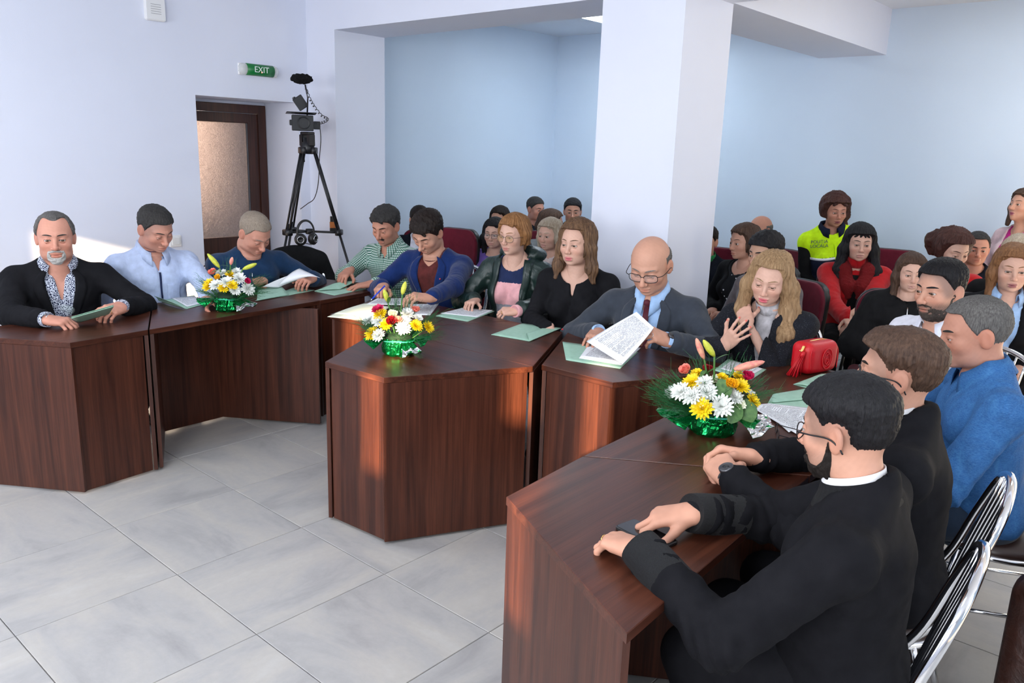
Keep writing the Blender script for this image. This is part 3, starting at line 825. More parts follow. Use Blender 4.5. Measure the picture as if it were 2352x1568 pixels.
    part('skirt' if c.get('skirt') else 'trousers', lv, lf, c.get('legmat') or cloth('dark_trousers', (.012, .012, .014)), root, True)
    for sg, (hj, kn, an) in zip((1, -1), legs):
        s_ = bpy.data.objects.new('shoe', shoe_mesh()); COL.objects.link(s_); s_.parent = root
        q = an*np.array([1, 1, 0])-np.array(root.location); s_.location = (q[0], q[1], .002); s_.rotation_euler = (0, 0, fa-math.pi/2)
    # ---- body: head, neck, hands and core as one mesh
    hres = c.get('hres', .0030 if fine else .0046)
    opn = c.get('open', 1.)
    v, f = head_mesh(fem, opn, hres)
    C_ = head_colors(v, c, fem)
    def place(q):
        """canonical head points -> world (the neck bends into the torso)"""
        q = np.asarray(q, float); m = morph(q, c)
        w = sm(-.18, -.08, q[:, 2])[:, None]
        th = Hc + m@Rh.T; tt = N + (m-nb*hs)@Rt.T
        return tt*(1-w)+th*w
    def place_rigid(q): return Hc + morph(np.asarray(q, float), c)@Rh.T
    P.place, P.place_rigid = place, place_rigid
    VV = [place(v)]; FF = [f]; CC = [C_]; MI = [np.zeros(len(f), int)]; k = len(v)
    ev, ef, ec = eyeballs(c, c.get('iris', (.09, .05, .025)), c.get('gaze', (0, 0)))
    VV.append(place_rigid(ev)); FF.append(ef+k); CC.append(ec); MI.append(np.ones(len(ef), int)); k += len(ev)
    P.hand = {}
    for S, E_, wr, hd, sg in arms:
        hv, hf, tips = hand_mesh(hd.get('pose', 'relax'), c.get('handres', .0030 if fine else .005), 1.0 if not fem else .88)
        hc_ = hand_colors(hv, tips, c); hv = hv*np.array([-sg*-1., 1, 1]); hz = c.get('hands_size', 1.0)*bs*(.93 if fem else 1.)
        if sg < 0: hf = hf[:, ::-1]
        yd = np.asarray(hd['dir'], float); yd = yd/np.linalg.norm(yd); up = -np.asarray(hd.get('palm', -Z), float)
        Rw = frame(yd, up); P.hand['R' if sg > 0 else 'L'] = (wr, Rw, hz)
        VV.append(wr + (hv*hz)@Rw.T); FF.append(hf+k); CC.append(hc_); MI.append(np.zeros(len(hf), int)); k += len(hv)
    bmin = np.minimum.reduce([N-.33, hip-.2]+[q-.09 for a_ in arms for q in a_[:3]]); bmax = np.maximum.reduce([N+np.array([.33, .33, .12]), hip+.2]+[q+.09 for a_ in arms for q in a_[:3]])
    P.box = (bmin, bmax)
    cv, cf = mesh_sdf(lambda p: smin(P.torso(p)+.005, arm_sdf(p, -.010), .03), bmin, bmax, c.get('coreres', .020))
    VV.append(cv); FF.append(cf+k); CC.append(np.tile(np.array(c['skin'])*.97, (len(cv), 1))); MI.append(np.zeros(len(cf), int))
    VA = np.concatenate(VV)-np.array(root.location); FA = np.concatenate(FF)
    me = mesh_np('body', VA, FA); set_colors(me, np.concatenate(CC)); me.materials.append(SKIN); me.materials.append(EYE)
    me.polygons.foreach_set('material_index', np.concatenate(MI).astype(np.int32))
    bo = bpy.data.objects.new('body', me); COL.objects.link(bo); bo.parent = root
    # ---- garments
    for gm in c.get('garments', ()): garment(P, gm)
    # ---- hair, brows, beard
    h = c.get('hair')
    if h:
        h = dict(h); h['fem'] = fem
        lo, hi = h.get('box', ((-.11, -.14, -.09), (.11, .13, .16)))
        hv, hf = mesh_sdf(lambda p: hair_sdf(p, h), lo, hi, h.get('res', .0036 if fine else .0055))
        pos = place(hv) if h.get('bend') else place_rigid(hv)
        if h.get('bend'):
            w = sm(-.30, -.10, hv[:, 2])[:, None]; m_ = morph(hv, c); pos = (N+(m_-nb*hs)@Rt.T)*(1-w)+(Hc+m_@Rh.T)*w
        part('hair', pos, hf, h['mat'], root, True)
    if c.get('beard'):
        hv, hf = mesh_sdf(lambda p: beard_sdf(p, c), (-.09, -.02, -.15), (.09, .13, .02), .0034 if fine else .005)
        if len(hv): part('moustache' if c['beard'] == 'moustache' else 'beard', place_rigid(hv), hf, c['beardmat'], root, True)
    if c.get('brow', True) is not None:
        bm = c.get('browmat') or (h['mat'] if h else plain('brow', (.05, .035, .03), .8)); th = c.get('browk', .0048 if not fem else .0030)
        for sx in (-1, 1):
            key = (fem, sx, th)
            if key not in BROWS:
                t = np.linspace(0, 1, 9); cx_ = .011+.040*t; cz_ = (.0255+.0050*np.sin(t*2.2)-.0025*t if not fem else .0275+.0070*np.sin(t*2.3)-.003*t); ww = th*np.sin(np.pi*(t*.86+.12))**.7
                rows = []
                for s_ in (-1, -.3, .3, 1): rows.append(drape_head(np.stack([sx*cx_, cz_+ww*s_], 1), fem, .0012 if abs(s_) < .5 else -.0003))
                BROWS[key] = np.array(rows)
            G = BROWS[key]; G = place_rigid(G.reshape(-1, 3)).reshape(G.shape)
            m_ = MB(); m_.grid(G if sx > 0 else G[::-1]); m_.build('eyebrow', bm, root, True)
    if c.get('glasses'): glasses(P, c['glasses'])
    return P
def bone_coords(P, p):
    """fabric coordinates: around and along torso / sleeves"""
    q = (p-P.N)@P.Rt; out = np.stack([np.arctan2(q[:, 0], q[:, 1])*.15, q[:, 2], np.zeros(len(p))], 1)
    best = P.torso(p.astype(np.float32))
    for S, E_, wr, hd, sg in P.arms:
        for a, b_, o in ((S, E_, .0), (E_, wr, .3)):
            d = s_cone(p.astype(np.float32), a, b_, .05, .045); ax = (b_-a)/np.linalg.norm(b_-a); x = np.cross(ax, [0.3, .2, .9]); x /= np.linalg.norm(x); y = np.cross(ax, x)
            r = p-a; an = np.arctan2(r@x, r@y)*.052; mk = d < best-.006
            out[mk] = np.stack([an, r@ax+o, np.ones(len(p))*.5], 1)[mk]; best = np.where(mk, d, best)
    return out
def garment(P, g):
    """torso garment with sleeves; neck hole, V opening, hem"""
    off = g.get('off', .008); sl = g.get('sleeves', True); fo = g.get('folds', .0025)
    nr = g.get('nr', .066); ny = g.get('ny', 0.); vz, vw = g.get('v', (None, None)); top = g.get('top', .05); hem = g.get('hem', None)
    if hem is None: hem = -np.linalg.norm(P.N-P.hip)-.06
    hb = P.place(np.array([[0, -.02, -.12]]))[0]; ax0 = (P.Rt.T@(hb-P.N)).astype(np.float32); ax0 = ax0/ax0[2]*.1; kc = g.get('kc', .006)
    def fn(p):
        q = ((p-P.N.astype(np.float32))@P.Rt.astype(np.float32))
        d = P.torso_q(q)-off
        if g.get('hang'): d = d-g['hang']*np.clip((-q[:, 2]-.15)/.35, 0, 1)
        if sl:
            d = smin(d, P.arm_sdf(p, off+g.get('sleeve_off', .0), fo), .035)
        if fo: d = d+fo*.8*nz(q*np.array([1, 1, .55], np.float32), 38, g.get('seed', 0.))+fo*.5*nz(q*np.array([.6, 1, 1.2], np.float32), 75, 2.+g.get('seed', 0.))
        if nr: d = smax(d, -s_cone(q, ax0*-.12+f3(0, ny, 0), ax0*1.6+f3(0, ny, 0), nr, nr+.02), .007)
        d = smax(d, q[:, 2]-top, .006)
        d = np.maximum(d, np.where(np.abs(q[:, 0]) < .2, hem-q[:, 2], -1) if not g.get('keephem') else -9)
        if vz is not None:
            hw = np.interp(q[:, 2], vz, vw).astype(np.float32); reg = np.maximum(np.abs(q[:, 0]-g.get('vx', 0.))-hw, -q[:, 1])
            d = smax(d, -reg, kc)
        return d
    v, f = mesh_sdf(fn, P.box[0]-.03, P.box[1]+.03, g.get('res', .0095 if P.c.get('fine', True) else .015))
    if g.get('split'):            # colour bands by height: list of (z limit, material)
        q = (v[f].mean(1)-P.N)@P.Rt; ms = [m for _, m in g['split']]; mi = np.zeros(len(f), np.int32)
        for k, (zl, m) in enumerate(g['split']): mi[q[:, 2] < zl] = k
        o = part(g['name'], v, f, ms, P.root, True); o.data.polygons.foreach_set('material_index', mi)
    else: o = part(g['name'], v, f, g['mat'], P.root, True)
    if g.get('coords'):
        bc = bone_coords(P, v.astype(float)); at = o.data.attributes.new('bc', 'FLOAT_VECTOR', 'POINT'); at.data.foreach_set('vector', bc.astype(np.float32).ravel())
    if g.get('label'): o['label'] = g['label']
    return o
def drape(P, pts, off, far=.4):
    """(x,z) torso-front points laid on the torso surface, world"""
    pts = np.asarray(pts, float); sh = pts.shape[:-1]; q = pts.reshape(-1, 2)
    p = np.stack([q[:, 0], np.full(len(q), far), q[:, 1]], 1).astype(np.float32)
    for _ in range(40): p[:, 1] -= np.clip(P.torso_q(p)-off, -.02, .1)*.8
    return (P.N+p.astype(float)@P.Rt.T).reshape(*sh, 3)
def strip(P, ea, eb, off, mat, name, n=14, m=4, thick=.003, parent=None, smooth=True, bulge=0.):
    """surface between two (x,z) polylines, laid over the clothes"""
    def rs(e):
        e = np.asarray(e, float); s = np.r_[0, np.cumsum(np.hypot(*np.diff(e, axis=0).T))]; t = np.linspace(0, s[-1], n)
        return np.stack([np.interp(t, s, e[:, 0]), np.interp(t, s, e[:, 1])], 1)
    a, b_ = rs(ea), rs(eb); t = np.linspace(0, 1, m)[None, :, None]
    G = drape(P, a[:, None]*(1-t)+b_[:, None]*t, off)
    if bulge: G = G+P.Rt[:, 1]*(bulge*np.sin(np.pi*t))
    Gc = G if np.cross(G[1, 0]-G[0, 0], G[0, 1]-G[0, 0])@P.Rt[:, 1] < 0 else G[:, ::-1]
    mb = MB(); mb.grid(Gc, thick); return mb.build(name, mat, parent or P.root, smooth)
def lapels(P, mat, vb=-.33, vw=.085, off=.017, notch=-.115, wmax=.055, top=.0, pts=None):
    for s in (1, -1):
        inner = [(s*.052, top), (s*(vw*.72), -.06), (s*vw*.60, notch), (s*vw*.30, (notch+vb)/2), (s*.006, vb)]
        outer = [(s*.085, top-.012), (s*(vw*.72+wmax*.75), -.055), (s*(vw*.60+wmax), notch-.004), (s*(vw*.30+wmax*.62), (notch+vb)/2+.01), (s*.010, vb-.004)]
        strip(P, inner, outer, off, mat, 'lapel', 18, 5, .004)
        strip(P, [(s*(vw*.72+.006), -.062), (s*(vw*.66+.004), notch+.012)], [(s*(vw*.72+wmax*.95), -.072), (s*(vw*.66+wmax*.70), notch+.010)], off+.004, mat, 'lapel_notch', 6, 4, .003) if False else None
def collar(P, mat, h=.040, r=.064, gap=.35, flare=.024, name='collar', drop=.0, tip=.02, y0=.0, tiltf=.25, zoff=.0):
    """folded shirt collar round the neck"""
    n = 26; G = []
    hb = P.place(np.array([[0, -.02, -.12]]))[0]; ax = (P.Rt.T@(hb-P.N)); ax = ax/np.linalg.norm(ax)*.08
    for i in range(n):
        an = gap + (2*math.pi-2*gap)*i/(n-1)          # 0 = front
        dx, dy = math.sin(an), math.cos(an); fr = max(0., dy); e = (abs(an-math.pi)/(math.pi-gap))**4
        zc = -.022*fr*1.6 + .020*(1-fr) + zoff
        row = []; axn = ax/ax[2]
        for rr, zz in ((r, zc), (r-.003, zc+h*.9), (r+.005, zc+h), (r+flare*.6, zc+h*.45), (r+flare, zc-.004-tip*e)):
            row.append(P.N+P.Rt@(axn*np.array([1, 1, 0])*zz+np.array([dx*rr, dy*rr*1.04+y0, zz-drop*fr])))
        G.append(row)
    mb = MB(); mb.grid(np.array(G), .0022); return mb.build(name, mat, P.root, True)
def ring_collar(P, mat, r=.062, h=.032, name='collar', y0=.0, z0=.0, lean=1., thick=.003, grow=.004):
    n = 32; G = []
    hb = P.place(np.array([[0, -.02, -.12]]))[0]; ax = P.Rt.T@(hb-P.N); ax = ax/abs(ax[2])
    for i in range(n+1):
        an = 2*math.pi*i/n; dx, dy = math.sin(an), math.cos(an); fr = dy
        G.append([P.N+P.Rt@(ax*zz*.9+np.array([dx*rr, dy*rr*1.05+y0, zz-.018*fr-ax[2]*zz*.9])) for rr, zz in ((r+grow, z0), (r+grow*.3, z0+h*.6), (r, z0+h))])
    mb = MB(); mb.grid(np.array(G), thick); return mb.build(name, mat, P.root, True)
def glasses(P, gl):
    """gl: mat, w,h lens half sizes, y, r, lens material or None"""
    w, h, z0, yy = gl.get('w', .026), gl.get('h', .018), gl.get('z', .0), gl.get('y', .098); r = gl.get('r', .0012); e = gl.get('e', 2.6)
    fr = MB(); loops = []
    for s in (-1, 1):
        lp = []
        for k in range(28):
            a = 2*math.pi*k/28; ca, sa = math.cos(a), math.sin(a)
            x_ = abs(ca)**(2/e)*math.copysign(1, ca)*w; zz = abs(sa)**(2/e)*math.copysign(1, sa)*h
            X = s*.033+x_; lp.append((X, yy-.9*max(0, abs(X)-.03)**1.0*.35, z0+zz))
        lw = P.place_rigid(np.array(lp)); loops.append(lw); fr.tube(list(lw), r*P.hs, 6, True)
        hz = gl.get('hinge', .4)*h
        tp = [(s*(.033+w), yy-.010, z0+hz), (s*.076, yy-.022, z0+hz+.001), (s*.083, .045, z0+hz), (s*.086, .0, z0+hz-.002), (s*.084, -.022, z0-.010), (s*.082, -.032, z0-.026)]
        fr.tube(smooth_path(list(P.place_rigid(np.array(tp))), 4), r*P.hs*gl.get('temple', 1.), 6)
    br = P.place_rigid(np.array([(-.033+w-.001, yy-.001, z0+.4*h), (-.003, yy+.004, z0+.55*h), (.003, yy+.004, z0+.55*h), (.033-w+.001, yy-.001, z0+.4*h)])); fr.tube(smooth_path(list(br), 3), r*P.hs, 6)
    go = fr.build('glasses', gl['mat'], P.root, True)
    if gl.get('lens'):
        for lw in loops:
            mb = MB(); cc = lw.mean(0); n = len(lw); mb.add([cc]+list(lw), [(0, 1+k, 1+(k+1) % n) for k in range(n)])
            o = mb.build('lens', gl['lens'], P.root, True); o.parent = go; 
    return go
def glass_mat(name, tint, alpha=.18):
    b = NB(name); b.col(tint); b.set(Roughness=.05, Alpha=alpha); b.m.surface_render_method = 'BLENDED' if hasattr(b.m, 'surface_render_method') else 'BLENDED'
    MATS[name] = b.m; return b.m
def pz(x, y, z): return atz(x, y, z)
# ================================================================== the people at the desks
def hnd(wx, wy, wz, tx, ty, tz, pose='relax', palm=(0, 0, -1), **k):
    a, b_ = atz(wx, wy, wz), atz(tx, ty, tz); return dict(wrist=a, dir=b_-a, palm=np.array(palm, float), pose=pose, **k)
def hndv(wx, wy, wv, tx, ty, tv, pose='relax', palm=(0, 0, -1), **k):
    a, b_ = atv(wx, wy, wv), atv(tx, ty, tv); return dict(wrist=a, dir=b_-a, palm=np.array(palm, float), pose=pose, **k)
BLACKH = hair_mat('hair_black', (.004, .004, .005), (.016, .015, .018), .36)
DARKB = hair_mat('hair_dark_brown', (.007, .004, .003), (.026, .015, .011), .42)
SALT = hair_mat('hair_salt_pepper', (.06, .055, .052), (.22, .21, .20), .6, (160, 160, 30))
GREYD = hair_mat('hair_dark_grey', (.014, .013, .013), (.07, .066, .063), .55, (160, 160, 30))
BLONDG = hair_mat('hair_sandy_grey', (.22, .17, .13), (.42, .35, .28), .6, (160, 160, 30))
GINGER = hair_mat('hair_ginger', (.17, .07, .025), (.42, .21, .085), .45, (70, 70, 10))
OMBRE = hair_mat('hair_ombre_brown', (.05, .026, .018), (.26, .145, .075), .42, (70, 70, 6))
BLONDE = hair_mat('hair_golden_blonde', (.20, .115, .055), (.50, .33, .18), .40, (70, 70, 6))
ASHB = hair_mat('hair_ash_blonde', (.30, .23, .16), (.62, .53, .42), .45, (70, 70, 8))
BROWNH = hair_mat('hair_brown', (.035, .018, .012), (.13, .075, .05), .45, (80, 80, 8))
AUBURN = hair_mat('hair_auburn', (.13, .055, .025), (.36, .18, .08), .42, (70, 70, 7))
REDBR = hair_mat('hair_red_brown', (.03, .010, .008), (.11, .045, .035), .45, (90, 90, 30))
WHITEB = hair_mat('beard_white', (.42, .40, .38), (.75, .73, .70), .7, (160, 160, 60))
BLACKB = hair_mat('beard_black', (.010, .007, .006), (.032, .024, .02), .6, (160, 160, 60))
MB_M = hair_mat('moustache_dark', (.012, .01, .01), (.06, .05, .045), .6, (160, 160, 60))
GREYM = hair_mat('moustache_grey', (.12, .11, .10), (.35, .33, .31), .6, (160, 160, 60))
STEEL = plain('frame_dark', (.012, .012, .014), .3, .4); GOLD = plain('gold', (.75, .50, .18), .25, 1.)
CHROME = plain('chrome', (.82, .83, .85), .10, 1.)
CLEAR = glass_mat('lens_clear', (.85, .9, .95), .10); AMBER = glass_mat('lens_amber', (.55, .34, .16), .34)
DARKT = cloth('dark_trousers', (.012, .012, .014))
JVEE = lambda vb, w=.062: ((-.75, vb-.02, vb, -.11, .06), (.0, .001, .003, w, .078))
PINK1, PINK2, PINK3, PALE, OLIVE = (.56, .265, .19), (.56, .295, .205), (.50, .235, .160), (.64, .385, .295), (.46, .26, .175)
def buttons(P, xs, mat, off, r=.0055, parent=None):
    for x_, z_ in xs:
        c_ = drape(P, [[(x_, z_)]], off)[0, 0]; m = MB(); m.lathe([(r, -.0015), (r, .0015), (r*.6, .0022), (.0001, .0016)], 10, c_, frame(P.Rt[:, 2], P.Rt[:, 1])); m.build('button', mat, P.root, True)
def cuff(P, side, mat, r=.040, l=.025, name='cuff', back=.004):
    S, E_, wr, hd, sg = [a for a in P.arms if (a[4] > 0) == (side == 'R')][0]; ax = (wr-E_)/np.linalg.norm(wr-E_)
    m = MB(); R = frame(np.cross(ax, [.31, .2, .9]), ax); m.lathe([(r*.9, -back-.01), (r, -back), (r, l), (r*.93, l+.002), (r*.86, l-.006)], 20, wr, R); return m.build(name, mat, P.root, True)
def bracelet(P, side, mat, r=.031, t=.0035, d=.012, name='bracelet', n=24):
    wr, Rw, hz = P.hand[side]; m = MB()
    m.tube([wr+Rw@np.array([math.cos(a)*r, d, math.sin(a)*r*.82]) for a in np.linspace(0, 2*math.pi, n, endpoint=False)], t, 6, True); return m.build(name, mat, P.root, True)
def ring(P, side, mat, at=(.011, .102, .0), r=.0098):
    wr, Rw, hz = P.hand[side]; sg = 1 if side == 'R' else -1; c0 = np.array(at)*np.array([sg, 1, 1])
    m = MB(); m.tube([wr+Rw@((c0+np.array([math.cos(a)*r, .0, math.sin(a)*r]))*hz) for a in np.linspace(0, 2*math.pi, 16, endpoint=False)], .0014, 6, True); m.build('ring', mat, P.root, True)
def watch(P, side, d=-.004, r=.019, face='round'):
    wr, Rw, hz = P.hand[side]; R = Rw; m = MB()
    m.tube([wr+R@np.array([math.cos(a)*.031, d, math.sin(a)*.027]) for a in np.linspace(0, 2*math.pi, 24, endpoint=False)], .0045, 6, True, flat=1)
    w_ = m.build('watch', plain('watch_strap', (.012, .012, .013), .5), P.root, True)
    m = MB(); c_ = wr+R@np.array([0, d, .029]); m.lathe([(r, 0), (r, .008), (r*.86, .010)], 24, c_, R); o = m.build('case', plain('watch_case', (.10, .10, .11), .3, .8), P.root, True); o.parent = w_
    m = MB(); m.lathe([(r*.85, .0095), (.0001, .0105)], 24, c_, R); o = m.build('dial', plain('watch_dial', (.01, .011, .014), .1), P.root, True); o.parent = w_
# ---- patterned fabrics
def pattern_mat(name, build, rough=.85, folds=.3):
    b = NB(name); build(b); b.set(Roughness=rough); f = b.noise(b.coords((1, 1, .45)), 10, 3, .5, .8); b.bump(f, folds, .03); b.b.inputs['Specular IOR Level'].default_value = .25; MATS[name] = b.m; return b.m
def gingham(b):
    v = b.coords(attr='bc'); s = b.n('ShaderNodeSeparateXYZ'); b.l(v, s.inputs[0])
    k = 2*math.pi/.0135
    st = [b.math('GREATER_THAN', b.math('SINE', b.math('MULTIPLY', s.outputs[i], k)), -.05) for i in (0, 1)]
    b.col(b.ramp(b.math('MULTIPLY', b.math('ADD', *st), .5), [(0, (.62, .68, .66)), (.4, (.19, .33, .27)), (.8, (.010, .085, .055))], 'CONSTANT'))
GING = pattern_mat('green_gingham', gingham)
def chainprint(b):
    w = b.n('ShaderNodeTexVoronoi'); w.feature = 'DISTANCE_TO_EDGE'; w.inputs['Scale'].default_value = 130; b.l(b.coords((1, 1, .7)), w.inputs['Vector'])
    w2 = b.noise(b.coords(), 190, 2)
    b.col(b.ramp(b.math('ADD', w.outputs[0], b.math('MULTIPLY', b.math('SUBTRACT', w2, .5), .35)), [(0, (.60, .64, .74)), (.10, (.60, .64, .74)), (.13, (.012, .018, .06)), (1, (.012, .018, .06))]))
CHAINP = pattern_mat('navy_white_print', chainprint)
def tweed(b):
    n = b.noise(b.coords((1, 1, 3)), 150, 3, .8); b.col(b.ramp(n, [(.0, (.004, .005, .008)), (.60, (.008, .009, .014)), (.72, (.14, .16, .20))]))
TWEED = pattern_mat('black_tweed', tweed)
def polka(b):
    w = b.n('ShaderNodeTexVoronoi'); w.inputs['Scale'].default_value = 34; b.l(b.coords(), w.inputs['Vector'])
    b.col(b.ramp(w.outputs['Distance'], [(0, (.7, .72, .74)), (.17, (.7, .72, .74)), (.20, (.008, .009, .011)), (1, (.008, .009, .011))]))
POLKA = pattern_mat('black_polka', polka)
def denim(b):
    v = b.coords(); n = b.noise(v, 8, 5, .7, 1.2); f = b.noise(b.coords((1, 1, 6)), 120, 3, .8)
    c = b.ramp(n, [(.3, lin(16, 66, 122)), (.55, lin(28, 88, 150)), (.75, lin(66, 126, 180))]); b.col(b.mix(.35, c, b.ramp(f, [(.3, lin(12, 50, 100)), (.7, lin(110, 160, 205))])))
DENIM = pattern_mat('denim_blue', denim, .85, .5)
# 1 ---- grey-haired man in black blazer
BLZ = cloth('black_blazer', (.007, .007, .009), folds=.3)
P1 = person(dict(label='grey-haired man with white goatee in a black blazer over a printed shirt', head=(127, 547), at=('u', -4.62), face=-58, lean=9, hy=-4, hp=3, hs=1.1, bs=1.06, w=1.10, g=1.28, neck=.80,
    skin=PINK1, fat=.16, wide=1.02, nose=1.15, hair=dict(style='short', mat=SALT, top=.007, side=.009, fz=.106, rec=.045, na=.0018), beard='goatee', beardmat=WHITEB, bt=.0035, browmat=GREYD, browk=.0042, open=1.,
    garments=[dict(name='shirt', mat=CHAINP, off=.003, sleeves=False, nr=.074, v=((-.2, -.16, -.0, .05), (.0, .004, .034, .05))), dict(name='blazer', mat=BLZ, off=.013, nr=.088, v=((-.75, -.44, -.40, -.11, .06), (.03, .035, .045, .066, .082)), folds=.003)],
    hands={'R': hnd(104, 733, .80, 168, 741, .785, 'relax', (.25, .1, -1)), 'L': hnd(281, 704, .82, 222, 722, .815, 'hold', (-.5, .1, -1))}))
lapels(P1, BLZ, -.42, .11, .019, -.10, .06)
collar(P1, CHAINP, .042, .070, .62, .03, tip=.035)
for s_ in 'RL': cuff(P1, s_, CHAINP, .038, .020)
bracelet(P1, 'R', CHROME, .031, .0035, .014); ring(P1, 'L', GOLD)
# 2 ---- man in light blue shirt
LBS = cloth('light_blue_shirt', lin(182, 196, 226), folds=.5); NVY = cloth('navy_trim', (.012, .022, .075))
P2 = person(dict(label='short-haired man in a light blue shirt with navy inner collar', head=(357, 527), at=('u', -4.68), face=-48, lean=6, hy=16, hp=26, hr=4, hs=1.08, bs=1.05, w=1.08, g=1.22, neck=.80,
    thigh=.16, tuck=.14, lap=.06, skin=PINK1, fat=.10, open=.1, hair=dict(style='short', mat=GREYD, top=.013, side=.006, fz=.076, rec=.012), fade=.35, haircol=(.16, .14, .13), browk=.0040,
    garments=[dict(name='shirt', mat=LBS, off=.012, nr=.070, folds=.0045, v=((-.12, -.1, .0, .05), (.0, .002, .026, .036)))],
    hands={'L': hnd(476, 688, .80, 512, 698, .79, 'relax')}))
collar(P2, LBS, .044, .069, .42, .026, tip=.028); ring_collar(P2, NVY, .063, .036, 'collar_lining')
strip(P2, [(-.006, -.095), (-.005, -.42)], [(.005, -.095), (.004, -.42)], .0165, NVY, 'placket', 16, 2, .002)
buttons(P2, [(.0, z_) for z_ in (-.15, -.23, -.31)], NVY, .019)
strip(P2, [(-.115, -.17), (-.115, -.27)], [(-.035, -.165), (-.035, -.27)], .015, LBS, 'pocket', 10, 8, .002)
# 3 ---- man in navy sweatshirt
NSW = cloth('teal_navy_sweatshirt', lin(18, 50, 84), folds=.4)
P3 = person(dict(label='man with cropped sandy hair in a teal navy sweatshirt reading papers', head=(585, 537), at=('u', -4.60), face=-50, lean=13, hy=14, hp=36, hr=4, hs=1.09, bs=1.06, w=1.08, g=1.28, neck=.80,
    thigh=.2, tuck=.14, skin=PINK1, fat=.14, open=.05, hair=dict(style='short', mat=BLONDG, top=.008, side=.005, fz=.082, rec=.02, na=.0015), browmat=GREYM, browk=.0034,
    garments=[dict(name='sweatshirt', mat=NSW, off=.014, nr=.070, folds=.004)],
    hands={'R': hnd(580, 650, .82, 632, 641, .81, 'fist', (.1, .3, -1)), 'L': hnd(716, 638, .83, 672, 652, .83, 'hold', (-.2, .5, -.8))}))
ring_collar(P3, NSW, .068, .020, 'neckband', z0=-.012)
m = MB(); q_ = drape(P3, [[(.03, -.085)], [(.03, -.11)], [(.03, -.125)]], .017)[:, 0]; m.tube(list(q_), .0022, 6); m.build('zip_pull', CHROME, P3.root, True)
# 4 ---- man in green gingham shirt
P4 = person(dict(label='dark-haired man with a moustache in a green gingham shirt', head=(886, 521), at=('v', 3.66), face='-V', turn=12, lean=9, hy=6, hp=20, hs=1.08, bs=1.04, w=1.06, g=1.05, neck=.80,
    skin=PINK3, open=.2, nose=1.15, hair=dict(style='short', mat=GREYD, top=.022, side=.010, fz=.070, na=.004, nf=120, bangs=[(.02, .07, .09, -.035, .088, .066, .016)]), beard='moustache', beardmat=MB_M, bt=.004, stubble=.22, browmat=DARKB,
    garments=[dict(name='shirt', mat=GING, off=.010, nr=.068, folds=.004, coords=True, v=((-.09, -.07, .0, .05), (.0, .002, .022, .034)))],
    hands={'R': hnd(802, 622, .85, 771, 648, .79, 'relax', (.1, .2, -1)), 'L': hnd(856, 651, .80, 800, 660, .775, 'flat')}))
o_ = collar(P4, GING, .044, .069, .34, .028, tip=.03)
bc = np.array([v.co for v in o_.data.vertices]); at_ = o_.data.attributes.new('bc', 'FLOAT_VECTOR', 'POINT'); q_ = (bc+np.array(P4.root.location)-P4.N)@P4.Rt; at_.data.foreach_set('vector', np.stack([np.arctan2(q_[:, 0], q_[:, 1])*.075, q_[:, 2]*1.2, q_[:, 2]], 1).astype(np.float32).ravel())
buttons(P4, [(.0, z_) for z_ in (-.06, -.15, -.25)], plain('button_dark', (.02, .03, .03), .4), .015)
# 5 ---- man in blue blazer
BLUE = cloth('royal_blue_blazer', lin(10, 38, 92), weave=300, folds=.35); MARN = cloth('maroon_sweater', lin(84, 34, 32), weave=180, var=.35)
P5 = person(dict(label='dark-haired man in a royal blue blazer over a maroon sweater holding a pen', head=(983, 536), at=('v', 3.52), face='-V', turn=18, lean=11, hy=-6, hp=36, hr=-4, hs=1.08, bs=1.04, w=1.08, g=1.05, neck=.80,
    skin=PINK2, open=.05, nose=1.2, hair=dict(style='short', mat=DARKB, top=.024, side=.013, fz=.072, na=.003, nape=-.07, bangs=[(.03, .06, .095, -.045, .085, .062, .020)]), stubble=.12,
    garments=[dict(name='sweater', mat=MARN, off=.004, sleeves=False, nr=.070), dict(name='blazer', mat=BLUE, off=.014, nr=.084, v=((-.75, -.42, -.40, -.11, .06), (.035, .05, .052, .070, .08)), folds=.003)],
    hands={'R': hnd(880, 657, .82, 852, 690, .79, 'pen', (.1, .3, -1)), 'L': hnd(988, 684, .83, 948, 668, .86, 'relax', (-.2, .2, -1))}))
ring_collar(P5, MARN, .064, .022, 'neckband', z0=-.016)
lapels(P5, BLUE, -.42, .115, .019, -.115, .062)
m = MB(); c_ = drape(P5, [[(-.105, -.125)]], .024)[0, 0]; m.ball(c_, .006, 8, 6); m.build('lapel_pin', plain('pin_red', (.5, .05, .08), .3), P5.root, True)
ring(P5, 'L', GOLD)
